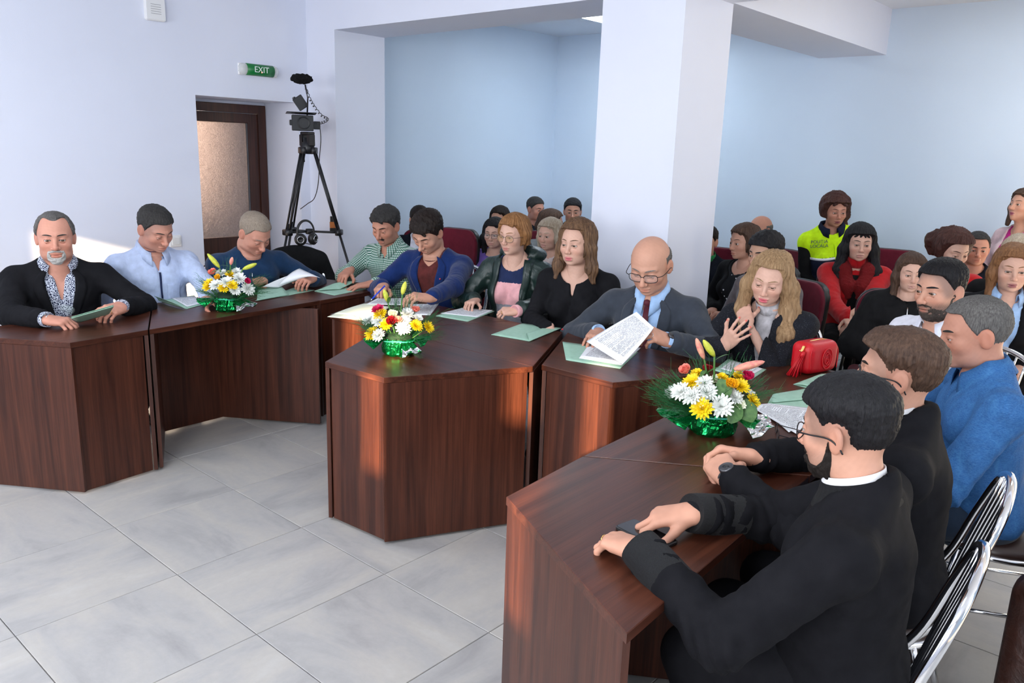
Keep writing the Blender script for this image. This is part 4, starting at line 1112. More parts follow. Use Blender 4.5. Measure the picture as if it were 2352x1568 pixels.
# 6 ---- woman in leather jacket
b = NB('dark_green_leather'); b.col(lin(26, 44, 40)); b.set(Roughness=.36); f = b.noise(b.coords((1, 1, .5)), 11, 3, .5, 1.); f2 = b.noise(b.coords(), 240, 3); b.bump(b.math('ADD', f, b.math('MULTIPLY', f2, .05)), .5, .03); LEATH = b.m
SWN, SWP, SWG = NVY, cloth('pink_knit', lin(226, 168, 172)), cloth('grey_knit', lin(150, 150, 160), var=.25)
P6 = person(dict(label='woman with short ginger hair and tinted glasses in a dark green leather jacket', head=(1180, 542), at=('v', 3.68), face='-V', turn=20, lean=4, hy=-14, hp=4, hs=1.0, w=.98, g=1.05, bust=1., armk=.9, fem=1., neck=.84,
    skin=PALE, lip=(.50, .16, .15), lipk=.7, hair=dict(style='long', mat=GINGER, top=.020, face=(0, .11, -.040, .064, .062, .112), box=((-.13, -.16, -.13), (.13, .14, .18)), ga=.002,
        locks=[([(.05, -.0, .07), (.082, -.01, .02), (.086, -.02, -.035)], [.03, .028, .018]), ([(-.05, .0, .07), (-.082, -.01, .02), (-.086, -.02, -.035)], [.03, .028, .018]), ([(0, -.07, .07), (0, -.10, .0), (0, -.075, -.08)], [.05, .045, .03])],
        bangs=[(.03, .055, .098, -.045, .076, .074, .016), (.04, .05, .095, .062, .060, .056, .013)]),
    glasses=dict(mat=plain('frame_horn', (.06, .045, .05), .3), lens=AMBER, w=.027, h=.021, z=-.004, e=2.2, r=.0012),
    garments=[dict(name='sweater', off=.003, sleeves=False, nr=.082, ny=.008, split=[(9, SWN), (-.130, SWP), (-.265, SWG)]), dict(name='jacket', mat=LEATH, off=.016, nr=.098, ny=.01, v=((-.75, -.42, -.11, .06), (.085, .085, .082, .085)), folds=.0045)],
    hands={'R': hnd(1092, 690, .80, 1058, 702, .785, 'relax', (.2, .2, -1)), 'L': hnd(1190, 713, .80, 1138, 716, .79, 'hold', (-.2, .4, -1))}))
cuff(P6, 'L', SWP, .036, .030)
for s_ in (1, -1): strip(P6, [(s_*.075, .01), (s_*.084, -.12), (s_*.086, -.36)], [(s_*.13, .0), (s_*.128, -.12), (s_*.118, -.36)], .021, LEATH, 'front_flap', 16, 4, .005)
# hood lying on the shoulders
hv, hf = mesh_sdf(lambda p: smax(s_ell(p, (-.02, -.075, .02), (.155, .085, .055))+nz(p, 60)*.006, -s_ell(p, (0, .005, .06), (.085, .10, .085)), .012), (-.2, -.18, -.06), (.2, .05, .11), .009)
part('hood', P6.N+hv@P6.Rt.T, hf, LEATH, P6.root, True); ring(P6, 'L', GOLD)
m = MB(); m.ball(P6.place_rigid(np.array([[-.082, -.006, -.032]]))[0], .006, 8, 6); m.build('earring', GOLD, P6.root, True)
# 7 ---- woman in black dress
BDR = cloth('black_dress', (.008, .008, .010), weave=260, folds=.3)
def chestskin(P): pass
P7 = person(dict(label='woman with shoulder-length brown ombre hair in a black dress', head=(1325, 561), at=('v', 3.60), face='-V', turn=20, lean=3, hy=-12, hp=2, hs=1.05, w=1.02, g=1.12, bust=1.25, armk=.9, fem=1., neck=.78, fat=.08,
    skin=PALE, lip=(.58, .14, .17), lipk=.9, coreres=.012, hair=dict(style='long', mat=OMBRE, top=.022, bend=True, face=(.004, .115, -.040, .063, .066, .118), box=((-.17, -.18, -.32), (.17, .15, .18)), ga=.0022, gf=44,
        locks=[([(.055, .01, .06), (.085, .01, -.02), (.092, .015, -.12), (.105, .03, -.20)], [.03, .028, .026, .012]), ([(-.055, .01, .06), (-.085, .01, -.02), (-.095, .015, -.12), (-.115, .035, -.21)], [.03, .028, .028, .012]), ([(0, -.07, .06), (0, -.10, -.03), (0, -.09, -.17)], [.06, .055, .035])],
        fz=.090, rec=.012),
    garments=[dict(name='dress', mat=BDR, off=.008, nr=.092, ny=.016, v=((-.30, -.15, -.145, -.05, .05), (.0, .0, .003, .022, .06)), folds=.0025)],
    hands={'R': hnd(1262, 757, .755, 1250, 772, .72, 'relax'), 'L': hnd(1345, 768, .72, 1300, 772, .72, 'relax')}))
for s_ in (-1, 1):
    m = MB(); c_ = P7.place_rigid(np.array([[s_*.084, -.008, -.042]]))[0]; m.tube([c_+P7.Rh@np.array([0, math.cos(a)*.010, math.sin(a)*.014]) for a in np.linspace(0, 2*math.pi, 14, endpoint=False)], .0028, 6, True); m.build('earring', GOLD, P7.root, True)
# 8 ---- bald man in grey suit
GSUIT = cloth('charcoal_suit', lin(52, 58, 68), weave=420, folds=.32); LBL = cloth('sky_blue_shirt', lin(160, 192, 232), folds=.3); TIE = cloth('maroon_tie', lin(80, 24, 38), rough=.5)
P8 = person(dict(label='bald man in a charcoal suit with maroon tie and glasses reading a page', head=(1494, 611), at=('v', 3.44), face='-V', turn=16, lean=8, hy=-4, hp=24, hs=1.17, bs=1.06, w=1.08, g=1.12, neck=.80, wide=1.04,
    skin=PINK2, open=.12, nose=1.1, hair=dict(style='fringe', mat=SALT, side=.005, top=.005, nape=-.06, na=.0012), browmat=GREYM, browk=.0038,
    glasses=dict(mat=STEEL, lens=CLEAR, w=.027, h=.018, z=-.004, e=3.2, r=.0015),
    garments=[dict(name='shirt', mat=LBL, off=.003, sleeves=False, nr=.064), dict(name='suit_jacket', mat=GSUIT, off=.015, nr=.084, v=((-.75, -.40, -.38, -.11, .06), (.002, .012, .022, .066, .078)), folds=.003)],
    hands={'R': hnd(1372, 762, .80, 1340, 808, .775, 'flat'), 'L': hndv(1536, 782, 3.20, 1492, 764, 3.10, 'hold', (-.7, .3, -.5))}))
lapels(P8, GSUIT, -.40, .110, .020, -.125, .062)
collar(P8, LBL, .044, .067, .20, .026, tip=.045)
hb_ = P8.place(np.array([[0, -.02, -.12]]))[0]; ax_ = P8.Rt.T@(hb_-P8.N); ax_ = ax_/ax_[2]
kp = P8.N+P8.Rt@(ax_*np.array([1, 1, 0])*-.015+np.array([0, .082, -.022])); rows = [[kp+P8.Rt@np.array([x_*.013, -.004, -.012]) for x_ in np.linspace(-1, 1, 5)]]
for z_ in np.linspace(-.10, -.44, 14):
    w_ = .016+.014*(-z_-.1)/.34; rw = drape(P8, [[(x_*w_, z_) for x_ in np.linspace(-1, 1, 5)]], .011)[0]; rows.append(list(rw+P8.Rt[:, 1]*.003))
m = MB(); m.grid(np.array(rows)[:, ::-1], .004); m.build('tie', TIE, P8.root, True)
m = MB(); m.ball(kp, (.019, .013, .020), 12, 8, P8.Rt); m.build('tie_knot', TIE, P8.root, True)
for s_ in 'RL': cuff(P8, s_, LBL, .038, .020)
strip(P8, [(-.17, -.175), (-.168, -.19)], [(-.085, -.165), (-.085, -.18)], .018, GSUIT, 'breast_pocket', 5, 8, .004)
watch(P8, 'L', .014, .018); ring(P8, 'L', CHROME)
# 9 ---- blonde woman
P9 = person(dict(label='woman with long golden blonde hair in a black tweed jacket', head=(1768, 643), at=('v', 3.62), face='-V', turn=10, lean=5, hy=2, hp=15, hr=-6, hs=1.02, w=.96, bust=.8, armk=.9, fem=1., neck=.80,
    skin=PALE, lip=(.62, .10, .15), lipk=.9, open=.35, nail=(.65, .02, .02), hair=dict(style='long', mat=BLONDE, top=.018, bend=True, face=(.004, .118, -.042, .062, .066, .118), box=((-.18, -.18, -.42), (.18, .15, .18)), ga=.0022, gf=46, sw=1., fz=.090, rec=.010,
        locks=[([(.055, .02, .06), (.088, .015, -.03), (.10, .03, -.16), (.085, .065, -.30)], [.032, .032, .030, .012]), ([(-.055, .01, .07), (-.095, -.0, -.02), (-.112, .0, -.14), (-.11, .05, -.26), (-.075, .095, -.37)], [.032, .036, .044, .036, .012]), ([(-.02, -.07, .06), (-.03, -.10, -.05), (-.05, -.09, -.22)], [.06, .065, .05])]),
    garments=[dict(name='jacket', mat=TWEED, off=.012, nr=.074, ny=.01, v=((-.75, -.30, -.1, .06), (.004, .006, .035, .05)), folds=.003)],
    hands={'R': hndv(1664, 792, 3.30, 1706, 752, 3.26, 'splay', (.45, .75, -.1)), 'L': hndv(1717, 740, 3.50, 1703, 700, 3.57, 'relax', (.1, 1., .3), elbow=(.45, -.3, -.85))}))
SCARF = cloth('grey_check_scarf', lin(172, 170, 174), var=.4)
ring_collar(P9, SCARF, .056, .045, 'neck_scarf', z0=-.012)
# chest core under the open jacket
strip(P9, [(-.045, -.02), (-.045, -.30)], [(.045, -.02), (.045, -.30)], .004, SCARF, 'blouse', 14, 6, .003)
# ---- right row: two priests, man in denim, man in white shirt
WSH = cloth('white_shirt', lin(222, 224, 236), folds=.45)
P10 = person(dict(label='bearded man with slicked dark hair in a white shirt', head=(2158, 668), at=('v', 3.72), face=-160, lean=4, hy=6, hp=4, hs=1.04, bs=1.05, w=1.08, g=1.1, neck=.82, skin=PINK2, nose=1.15,
    hair=dict(style='short', mat=BLACKH, top=.016, side=.003, fz=.078, rec=.012, na=.001, ga=.0014), fade=.55, haircol=(.09, .08, .08), stubble=.85, stubcol=(.055, .042, .038), beard='full', beardmat=hair_mat('beard_brown_grey', (.03, .022, .018), (.11, .085, .07), .7, (160, 160, 60)), bt=.0010, btop=.012, browmat=BLACKH,
    garments=[dict(name='shirt', mat=WSH, off=.011, nr=.070, folds=.0045, v=((-.16, -.12, .0, .05), (.0, .004, .03, .04)))],
    legmat=cloth('blue_jeans', lin(70, 110, 150)), hands={'R': hndv(2196, 812, 3.30, 2150, 790, 3.30, 'fist', (0, -.2, -1))}))
collar(P10, WSH, .042, .068, .5, .028, tip=.03)
P11 = person(dict(label='grey-haired man with a moustache in a blue denim shirt', head=(2238, 768), at=('y', 2.62), face=164, lean=7, hy=4, hp=12, hs=1.02, bs=1.06, w=1.1, g=1.2, neck=.80, skin=PINK3, nose=1.25, fat=.08, open=.4,
    hair=dict(style='short', mat=SALT, top=.008, side=.005, fz=.085, rec=.02, na=.0012), beard='moustache', beardmat=GREYM, bt=.006, browmat=GREYD, browk=.005, stubble=.15, stubcol=(.3, .28, .27),
    garments=[dict(name='shirt', mat=DENIM, off=.013, nr=.068, folds=.005, v=((-.12, -.1, .0, .05), (.0, .003, .026, .036)))], legmat=cloth('dark_jeans', lin(34, 48, 66)), legfine=True,
    hands={'R': hnd(1985, 905, .80, 1950, 915, .79, 'relax'), 'L': hnd(2060, 985, .80, 2010, 960, .79, 'relax')}))
collar(P11, DENIM, .046, .069, .45, .030, tip=.035)
CASS = cloth('black_cassock', (.0055, .0055, .0075), weave=600, folds=.35, foldscale=6)
b = NB('cassock_embroidery'); w_ = b.n('ShaderNodeTexVoronoi'); w_.feature = 'DISTANCE_TO_EDGE'; w_.inputs['Scale'].default_value = 46; nn = b.noise(b.coords(), 130, 4, .7, 3.); b.l(b.coords((1, 1, 1)), w_.inputs['Vector'])
b.col(b.ramp(nn, [(.42, (.0055, .0055, .0075)), (.60, (.012, .014, .018))])); b.bump(nn, 1., .02); b.set(Roughness=.7); EMB = b.m
WCOL = plain('white_collar_band', (.75, .75, .77), .5)
P12 = person(dict(label='bearded priest with brown quiff and glasses in a plain black cassock', head=(2062, 862), at=('y', 2.10), face=150, lean=4, hy=0, hp=-2, hs=.98, bs=1.04, w=1.08, g=1.1, neck=.82, skin=PINK2,
    hair=dict(style='short', mat=BROWNH, top=.020, side=.004, fz=.074, quiff=.012, na=.0018, nape=-.050, taper=.03), fade=.4, haircol=(.10, .065, .05), beard='full', beardmat=DARKB, bt=.003, stubble=.5, browmat=DARKB,
    glasses=dict(mat=STEEL, lens=CLEAR, w=.026, h=.021, z=-.003, e=2.3, r=.0018, temple=1.1),
    garments=[dict(name='cassock', mat=CASS, off=.014, nr=.064, folds=.004, top=.07)], legmat=CASS,
    hands={'R': hnd(1728, 1050, .815, 1628, 1032, .82, 'hold', (.1, -.6, -.8), elbow=(.1, .8, -.5)), 'L': hnd(1674, 1094, .815, 1618, 1024, .83, 'hold', (.2, .8, -.6), elbow=(.3, -.9, -.5), bend=65)}))
ring_collar(P12, CASS, .0635, .046, 'collar', z0=-.004); ring_collar(P12, WCOL, .0625, .056, 'collar_band', z0=-.002, thick=.002)
watch(P12, 'L', -.006, .021); bracelet(P12, 'R', plain('black_cord', (.01, .01, .01), .6), .030, .002, -.004)
P13 = person(dict(label='black-haired bearded priest in an embroidered black cassock touching a phone', head=(1944, 992), at=('y', 1.70), face=146, lean=3, hy=-14, hp=8, hs=.98, bs=1.05, w=1.12, g=1.15, neck=.82, skin=PINK2, fat=.06,
    hair=dict(style='short', mat=BLACKH, top=.022, side=.0035, fz=.070, na=.0012, ga=.0007, nape=-.052, taper=.032), fade=.5, haircol=(.05, .042, .04), beard='full', beardmat=BLACKB, bt=.004, blow=.128, stubble=.4, browmat=BLACKH,
    glasses=dict(mat=STEEL, lens=CLEAR, w=.026, h=.019, z=-.003, e=2.3, r=.0015, temple=1.3),
    garments=[dict(name='cassock', mat=CASS, off=.015, nr=.065, folds=.0045, top=.07, res=.008)], legmat=CASS, legfine=True,
    hands={'R': hnd(1594, 1178, .815, 1484, 1190, .79, 'fwd', (.1, .1, -1), elbow=(.3, .8, -.6)), 'L': hnd(1474, 1262, .80, 1396, 1236, .785, 'relax', (.0, -.1, -1), elbow=(.5, -.8, -.4))}))
ring_collar(P13, EMB, .0650, .060, 'embroidered_collar', z0=-.020, grow=.026); ring_collar(P13, WCOL, .0630, .058, 'collar_band', z0=-.002, thick=.002)
for s_ in 'RL':
    S, E_, wr, hd, sg = [a for a in P13.arms if (a[4] > 0) == (s_ == 'R')][0]; ax = (wr-E_)/np.linalg.norm(wr-E_); R = frame(np.cross(ax, [.31, .2, .9]), ax); m = MB()
    m.lathe([(.050, -.155), (.054, -.150), (.0525, -.06), (.050, -.004), (.048, .012), (.042, .010)], 26, wr, R); m.build('embroidered_cuff', EMB, P13.root, True)
ring(P13, 'L', GOLD)
# ================================================================== the audience
def aud(label, head, at, **k):
    d = dict(label=label, head=head, at=at, fine=False, lean=2, hp=3, hs=1.0, neck=.82, skin=PINK2, face='-V', turn=15, group='seated audience'); d.update(k); return person(d)
def crew(mat, name='top', **k): d = dict(name=name, mat=mat, off=.010, nr=.068); d.update(k); return d
DKSUIT = cloth('dark_navy_suit', (.006, .008, .014)); BLKTOP = cloth('black_top', (.006, .006, .007)); PURP = cloth('purple_cardigan', lin(112, 88, 166)); GREYJ = cloth('grey_brown_jacket', lin(96, 88, 90), var=.25)
def bob(mat, L_=-.09, top=.020, w_=.088, **k):
    d = dict(style='long', mat=mat, top=top, box=((-.15, -.17, -.32 if L_ < -.12 else -.15), (.15, .15, .18)), ga=.002, bend=L_ < -.12,
        locks=[([(.055, .0, .06), (w_-.004, .0, -.02), (w_, .005, L_)], [.030, .027, .016]), ([(-.055, .0, .06), (-w_+.004, .0, -.02), (-w_, .005, L_)], [.030, .027, .016]), ([(0, -.07, .06), (0, -.095, -.02), (0, -.08, L_)], [.06, .052, .035])],
        bangs=[(.02, .062, .094, -.050, .066, .066, .010), (.02, .062, .094, .056, .060, .062, .010)]); d.update(k); return d
A1_ = aud('dark-haired man in a dark suit sitting behind the man in the blue blazer', (964, 507), ('v', 4.75), turn=35, hy=20, skin=PINK2, hair=dict(style='short', mat=DARKB, top=.014, side=.008, na=.002),
    garments=[dict(name='shirt', mat=WSH, off=.003, sleeves=False, nr=.064), dict(name='suit_jacket', mat=DKSUIT, off=.013, nr=.078, v=JVEE(-.35))])
A2_ = aud('woman with black hair and glasses in a purple cardigan', (1136, 538), ('v', 4.85), turn=22, fem=1., w=.96, bust=.9, skin=PALE, lip=(.5, .2, .2), hair=bob(BLACKH, -.19),
    glasses=dict(mat=STEEL, lens=CLEAR, w=.027, h=.019, r=.0013), garments=[crew(PURP, 'cardigan', nr=.085), ])
A3_ = aud('woman with dark brown hair hidden behind the black-haired woman', (1147, 505), ('v', 5.85), fem=1., w=.95, hair=bob(DARKB, -.06), garments=[crew(BLKTOP)])
A4_ = aud('man with cropped grey hair in a dark jacket looking aside', (1230, 481), ('v', 6.5), face=-48, turn=0, hy=0, hp=6, skin=PINK1, fat=.1, open=.8, hair=dict(style='short', mat=GREYD, top=.012, side=.004, fz=.076, na=.002), fade=.3, garments=[crew(DKSUIT, 'jacket', off=.014, nr=.075)])
A5_ = aud('man with short dark hair sitting in front of the alcove corner', (1315, 487), ('v', 6.1), turn=38, hair=dict(style='short', mat=BLACKH, top=.014, side=.007), garments=[crew(BLKTOP)])
A6_ = aud('person with brown hair seen from behind among the audience', (1268, 515), ('v', 5.7), face=-60, turn=0, hy=60, fem=1., w=.92, hair=bob(BROWNH, -.08), garments=[crew(cloth('light_grey_top', lin(150, 156, 158)))])
A7_ = aud('woman with an ash blonde bob in a black jacket and cream neck scarf', (1262, 541), ('v', 4.9), turn=18, hy=-12, fem=1., w=.95, bust=.8, skin=PALE, lip=(.5, .2, .2), hair=bob(ASHB, -.085, .022),
    garments=[crew(cloth('cream_blouse', lin(205, 190, 186)), 'blouse', off=.003, sleeves=False, nr=.06), dict(name='jacket', mat=BLKTOP, off=.012, nr=.076, v=((-.75, -.4, -.1, .06), (.03, .034, .04, .06)))])
B0_ = aud('person in a dark jacket with green collar behind the column', (1622, 556), ('v', 5.8), turn=10, hair=dict(style='short', mat=DARKB), garments=[crew(DKSUIT, 'jacket', off=.016), ])
ring_collar(B0_, cloth('green_collar', lin(20, 120, 60)), .075, .05)
B1_ = aud('woman with a brown bob and fringe in a black polka dot dress', (1708, 558), ('v', 5.2), face=-150, turn=0, hy=-6, fem=1., w=1.0, bust=1.1, g=1.1, skin=PINK2, hair=bob(BROWNH, -.075, .020), coreres=.014,
    garments=[dict(name='dress', mat=POLKA, off=.006, sleeves=False, nr=.088, ny=.02), dict(name='cardigan', mat=BLKTOP, off=.014, nr=.11, ny=.02, v=((-.75, -.4, -.1, .06), (.05, .05, .06, .09)))])
B2_ = aud('bald man whose head shows over the woman with the brown bob', (1745, 531), ('v', 6.2), face=-150, turn=0, skin=PINK3, hair=dict(style='fringe', mat=SALT, side=.004, top=.004), garments=[crew(cloth('taupe_jacket', lin(92, 84, 80)))])
B3_ = aud('man with black hair in a grey brown jacket behind the blonde woman', (1757, 585), ('v', 4.62), face=-150, turn=0, hy=4, hp=6, hs=1.05, skin=OLIVE, fine=True, stubble=.35, hair=dict(style='short', mat=BLACKH, top=.022, side=.010, fz=.066, na=.003), garments=[crew(GREYJ, 'jacket', off=.014, nr=.072)])
NAVYV = cloth('navy_uniform', (.010, .014, .034)); HIVIS = cloth('high_visibility_yellow', lin(196, 240, 20), sheen=.0); REFL = plain('reflective_tape', (.75, .77, .8), .3)
B4_ = aud('woman police officer with dark curly hair in a navy and neon yellow vest', (1918, 486), ('v', 6.5), turn=30, tilt=9, hy=10, hp=6, hs=1.03, fem=1., w=1.12, bust=1.2, g=1.3, skin=PINK3, lip=(.22, .05, .07), lipk=.9, hres=.0034, group='seated audience',
    hair=dict(style='long', mat=REDBR, top=.036, box=((-.16, -.19, -.24), (.16, .16, .20)), na=.008, nf=80, ga=.002, locks=[([(-.05, -.02, .05), (-.085, -.02, -.03), (-.09, -.03, -.15)], [.03, .03, .02]), ([(.05, -.02, .05), (.08, -.03, .0)], [.03, .02])], bangs=[(.0, .06, .10, -.045, .082, .064, .020), (.0, .06, .10, .045, .082, .064, .020)]),
    garments=[dict(name='pullover', mat=BLKTOP, off=.006, nr=.062), dict(name='vest', off=.022, sleeves=False, nr=.080, split=[(9, HIVIS), (-.20, NAVYV)], top=.045, res=.010)])
strip(B4_, [(-.20, -.196), (-.07, -.200), (.07, -.200), (.20, -.196)], [(-.20, -.214), (-.07, -.218), (.07, -.218), (.20, -.214)], .025, REFL, 'reflective_band', 24, 2, .002)
strip(B4_, [(-.006, -.10), (-.006, -.46)], [(.006, -.10), (.006, -.46)], .026, HIVIS, 'zip', 20, 2, .003)
collar(B4_, NAVYV, .05, .078, .35, .03, name='vest_collar')
REDC = cloth('red_coat', lin(178, 14, 22)); b = NB('red_fur'); b.col(lin(160, 12, 22)); b.set(Roughness=.95); b.bump(b.noise(b.coords(), 120, 4, .8), 1., .03); REDF = b.m
B5_ = aud('woman with long black hair in a red coat with a fur collar', (1974, 560), ('v', 5.6), turn=22, hy=6, hs=1.02, fem=1., w=.96, bust=.8, skin=PALE, lip=(.45, .16, .16), hres=.0034,
    hair=dict(style='long', mat=BLACKH, top=.022, bend=True, box=((-.19, -.18, -.46), (.19, .15, .18)), fz=.074, ga=.0022, gf=40, locks=[([(.055, .0, .06), (.09, .0, -.04), (.11, .02, -.18), (.115, .07, -.40)], [.032, .034, .034, .016]), ([(-.055, .0, .06), (-.09, .0, -.04), (-.115, .02, -.18), (-.13, .07, -.40)], [.032, .034, .038, .018]), ([(0, -.07, .06), (0, -.10, -.05), (0, -.10, -.30)], [.06, .065, .06])],
        bangs=[(.0, .066, .096, -.042, .078, .056, .010), (.0, .066, .096, .046, .074, .056, .010), (.0, .066, .094, .012, .086, .058, .009), (.0, .066, .094, -.018, .086, .058, .009)]),
    garments=[crew(REDC, 'turtleneck', off=.004, sleeves=False, nr=.058, top=.09), dict(name='coat', mat=REDC, off=.016, nr=.07, v=((-.75, -.42, -.2, .06), (.05, .05, .03, .04)), folds=.003)], legmat=BLKTOP, skirt=True, legfine=True,
    hands={'R': hndv(1952, 742, 5.12, 1930, 762, 5.05, 'relax', (0, -.3, -1)), 'L': hndv(1945, 728, 5.14, 1985, 762, 5.08, 'relax', (0, -.3, -1))})
ring_collar(B5_, REDC, .058, .060, 'roll_neck')
hv, hf = mesh_sdf(lambda p: smin(s_path(p, [(.085, -.03, .03), (.075, .06, -.03), (.045, .12, -.13), (.035, .135, -.20)], [.035, .042, .045, .02], .03), s_path(p, [(-.085, -.03, .03), (-.075, .06, -.03), (-.045, .12, -.13), (-.035, .135, -.20)], [.035, .042, .045, .02], .03), .01)+nz(p, 190)*.004, (-.15, -.1, -.26), (.15, .2, .1), .008)
part('fur_collar', B5_.N+hv@B5_.Rt.T, hf, REDF, B5_.root, True)
strip(B5_, [(-.05, -.06), (-.05, -.44)], [(.05, -.06), (.05, -.44)], .006, BLKTOP, 'blouse', 14, 6, .003)
FURB = cloth('black_plush', (.008, .008, .009), folds=.8)
B6_ = aud('girl with brown shoulder-length hair in a black zip jacket', (2092, 629), ('v', 4.7), turn=22, hy=4, hs=.86, bs=.92, fem=1., w=.86, skin=PALE, lip=(.5, .24, .22), hres=.0034, hair=bob(BROWNH, -.20, .018, .085), garments=[crew(FURB, 'jacket', off=.022, nr=.072, folds=.004, sleeve_off=.01)])
m = MB(); q_ = drape(B6_, [[(.0, z_)] for z_ in np.linspace(-.05, -.16, 8)], .026)[:, 0]; m.tube(list(q_), .003, 6); m.build('zip', CHROME, B6_.root, True)
B7_ = aud('woman with red brown hair pinned up in a red blazer', (2188, 577), ('v', 5.75), turn=30, hy=16, hp=16, hs=1.05, fem=1., w=.98, bust=.8, skin=PALE, lip=(.4, .05, .08), lipk=.9, open=.4, hres=.0034,
    hair=dict(style='long', mat=REDBR, top=.030, box=((-.14, -.20, -.12), (.14, .15, .19)), na=.005, nf=90, locks=[([(.03, -.09, .07), (.05, -.13, .02), (.045, -.125, -.05)], [.045, .05, .03])]), garments=[crew(REDC, 'blazer', off=.014, nr=.078, v=JVEE(-.3))])
B8_ = aud('grey-haired man in a navy jacket behind the woman in the red blazer', (2243, 573), ('v', 6.4), turn=20, hs=.98, skin=PINK3, hair=dict(style='short', mat=GREYD, top=.010, side=.006, fz=.086, rec=.02), garments=[crew(DKSUIT, 'jacket')])
B9_ = aud('woman with light blonde hair hidden behind the auburn-haired woman', (2338, 592), ('v', 5.5), fem=1., w=.95, hair=bob(ASHB, -.08), garments=[crew(BLKTOP)])
B10_ = aud('woman with auburn hair in a black blazer and light blue shirt', (2325, 620), ('v', 5.0), turn=24, hy=-6, hs=1.03, fem=1., w=.98, bust=.9, skin=PALE, lip=(.32, .10, .12), lipk=.9, hres=.0034, hair=bob(AUBURN, -.17, .022),
    garments=[crew(LBL, 'shirt', off=.003, sleeves=False, nr=.066, v=((-.16, -.14, .0, .05), (.0, .003, .035, .045))), dict(name='blazer', mat=BLZ, off=.013, nr=.082, v=JVEE(-.36))])
collar(B10_, LBL, .042, .066, .6, .03, tip=.035)
PINKB = cloth('pale_pink_blazer', lin(205, 178, 182)); MAG = cloth('magenta_blouse', lin(178, 24, 122))
B11_ = person(dict(label='standing woman in a pale pink blazer over a magenta blouse', head=(2350, 474), at=('v', 6.85), face=-165, lean=0, hy=0, hp=-8, hs=.97, bs=.95, fem=1., w=.96, bust=.9, neck=.95, stand=True, hipz=.80, fine=False, skin=PINK2, lip=(.3, .06, .12), lipk=.9, hair=bob(BROWNH, -.14),
    garments=[dict(name='blouse', mat=MAG, off=.003, sleeves=False, nr=.07, v=((-.2, -.18, .0, .05), (.0, .003, .04, .05))), dict(name='blazer', mat=PINKB, off=.012, nr=.078, v=JVEE(-.4))], legmat=DARKT))
# lettering on the police vest
def text_obj(name, body, size, mat, parent, origin, xdir, ydir, ext=.0008):
    cu = bpy.data.curves.new(name, 'FONT'); cu.body = body; cu.size = size; cu.extrude = ext; cu.align_x = 'CENTER'; cu.align_y = 'CENTER'; cu.space_line = .95; cu.resolution_u = 3
    t = bpy.data.objects.new(name, cu); COL.objects.link(t); dg = bpy.context.evaluated_depsgraph_get()
    me = bpy.data.meshes.new_from_object(t.evaluated_get(dg)); bpy.data.objects.remove(t)
    n = len(me.vertices); co = np.zeros(n*3, np.float32); me.vertices.foreach_get('co', co); co = co.reshape(-1, 3).astype(float)
    xd = np.asarray(xdir, float); xd /= np.linalg.norm(xd); yd = np.asarray(ydir, float); yd = yd-xd*(yd@xd); yd /= np.linalg.norm(yd); zd = np.cross(xd, yd)
    Wp = np.asarray(origin, float)+co@np.stack([xd, yd, zd])
    if parent is not None: Wp = Wp-np.array(parent.location)
    me.vertices.foreach_set('co', Wp.astype(np.float32).ravel()); me.update(); me.materials.clear(); me.materials.append(mat)
    o = bpy.data.objects.new(name, me); COL.objects.link(o)
    if parent is not None: o.parent = parent
    return o
q_ = drape(B4_, [[(.075, -.085), (.15, -.085)], [(.11, -.06), (.11, -.12)]], .026); o_ = drape(B4_, [[(.112, -.092)]], .030)[0, 0]
text_obj('lettering', 'POLIȚIA\nLOCALĂ'.replace('Ă', 'A'), .036, plain('letter_navy', (.02, .05, .09), .6), B4_.root, o_, q_[0, 0]-q_[0, 1], q_[1, 0]-q_[1, 1])
# ================================================================== chairs
BLKV = plain('black_vinyl', (.012, .011, .011), .42); BRWV = plain('brown_vinyl', (.030, .014, .011), .35)
def copy_tree(o, loc, rz, label=None, group=None):
    c = o.copy(); COL.objects.link(c); c.location = loc; c.rotation_euler = (0, 0, rz)
    if label: c['label'] = label
    if group: c['group'] = group
    for ch in o.children:
        d = ch.copy(); COL.objects.link(d); d.parent = c
    return c
def make_chrome_chair():
    r = thing('chrome_chair', (0, 0, 0), 'chrome chair with spindle back', 'chair')
    m = MB(); m.lathe([(.0001, .425), (.185, .425), (.205, .435), (.208, .452), (.195, .472), (.15, .482), (.0001, .485)], 28); m.build('seat', BRWV, r, True, True)
    m = MB(); m.tube([(math.cos(a)*.205, math.sin(a)*.205, .432) for a in np.linspace(0, 2*math.pi, 32, endpoint=False)], .011, 8, True); m.build('seat_ring', CHROME, r, True, True)
    hoop = smooth_path([(-.185, -.10, .43), (-.205, -.19, .56), (-.205, -.245, .72), (-.155, -.285, .845), (0, -.300, .885), (.155, -.285, .845), (.205, -.245, .72), (.205, -.19, .56), (.185, -.10, .43)], 6)
    m = MB(); m.tube(hoop, .012, 10); m.build('back_hoop', CHROME, r, True, True)
    hp = np.array(hoop[12:-12])
    for x_ in np.linspace(-.13, .13, 6):
        i = int(np.argmin(np.abs(hp[:, 0]-x_))); t = hp[i]; m = MB(); m.tube(smooth_path([(x_*.95, -.185, .46), (x_, -.225, .62), (x_, t[1]+.002, t[2])], 4), .0048, 6); m.build('spindle', CHROME, r, True, True)
    for sx in (-1, 1):
        for y0_, y1_ in ((.14, .22), (-.14, -.25)):
            m = MB(); m.tube([(sx*.15, y0_, .43), (sx*.185, y1_, .012)], .011, 8); m.build('leg', CHROME, r, True, True)
            m = MB(); m.lathe([(.014, 0), (.014, .02), (.011, .025)], 10, (sx*.1855, y1_*1.0, 0)); m.build('foot_cap', BLKV, r, True, True)
        m = MB(); m.tube([(sx*.168, .18, .22), (sx*.168, -.195, .22)], .007, 6); m.build('stretcher', CHROME, r, True, True)
    return r
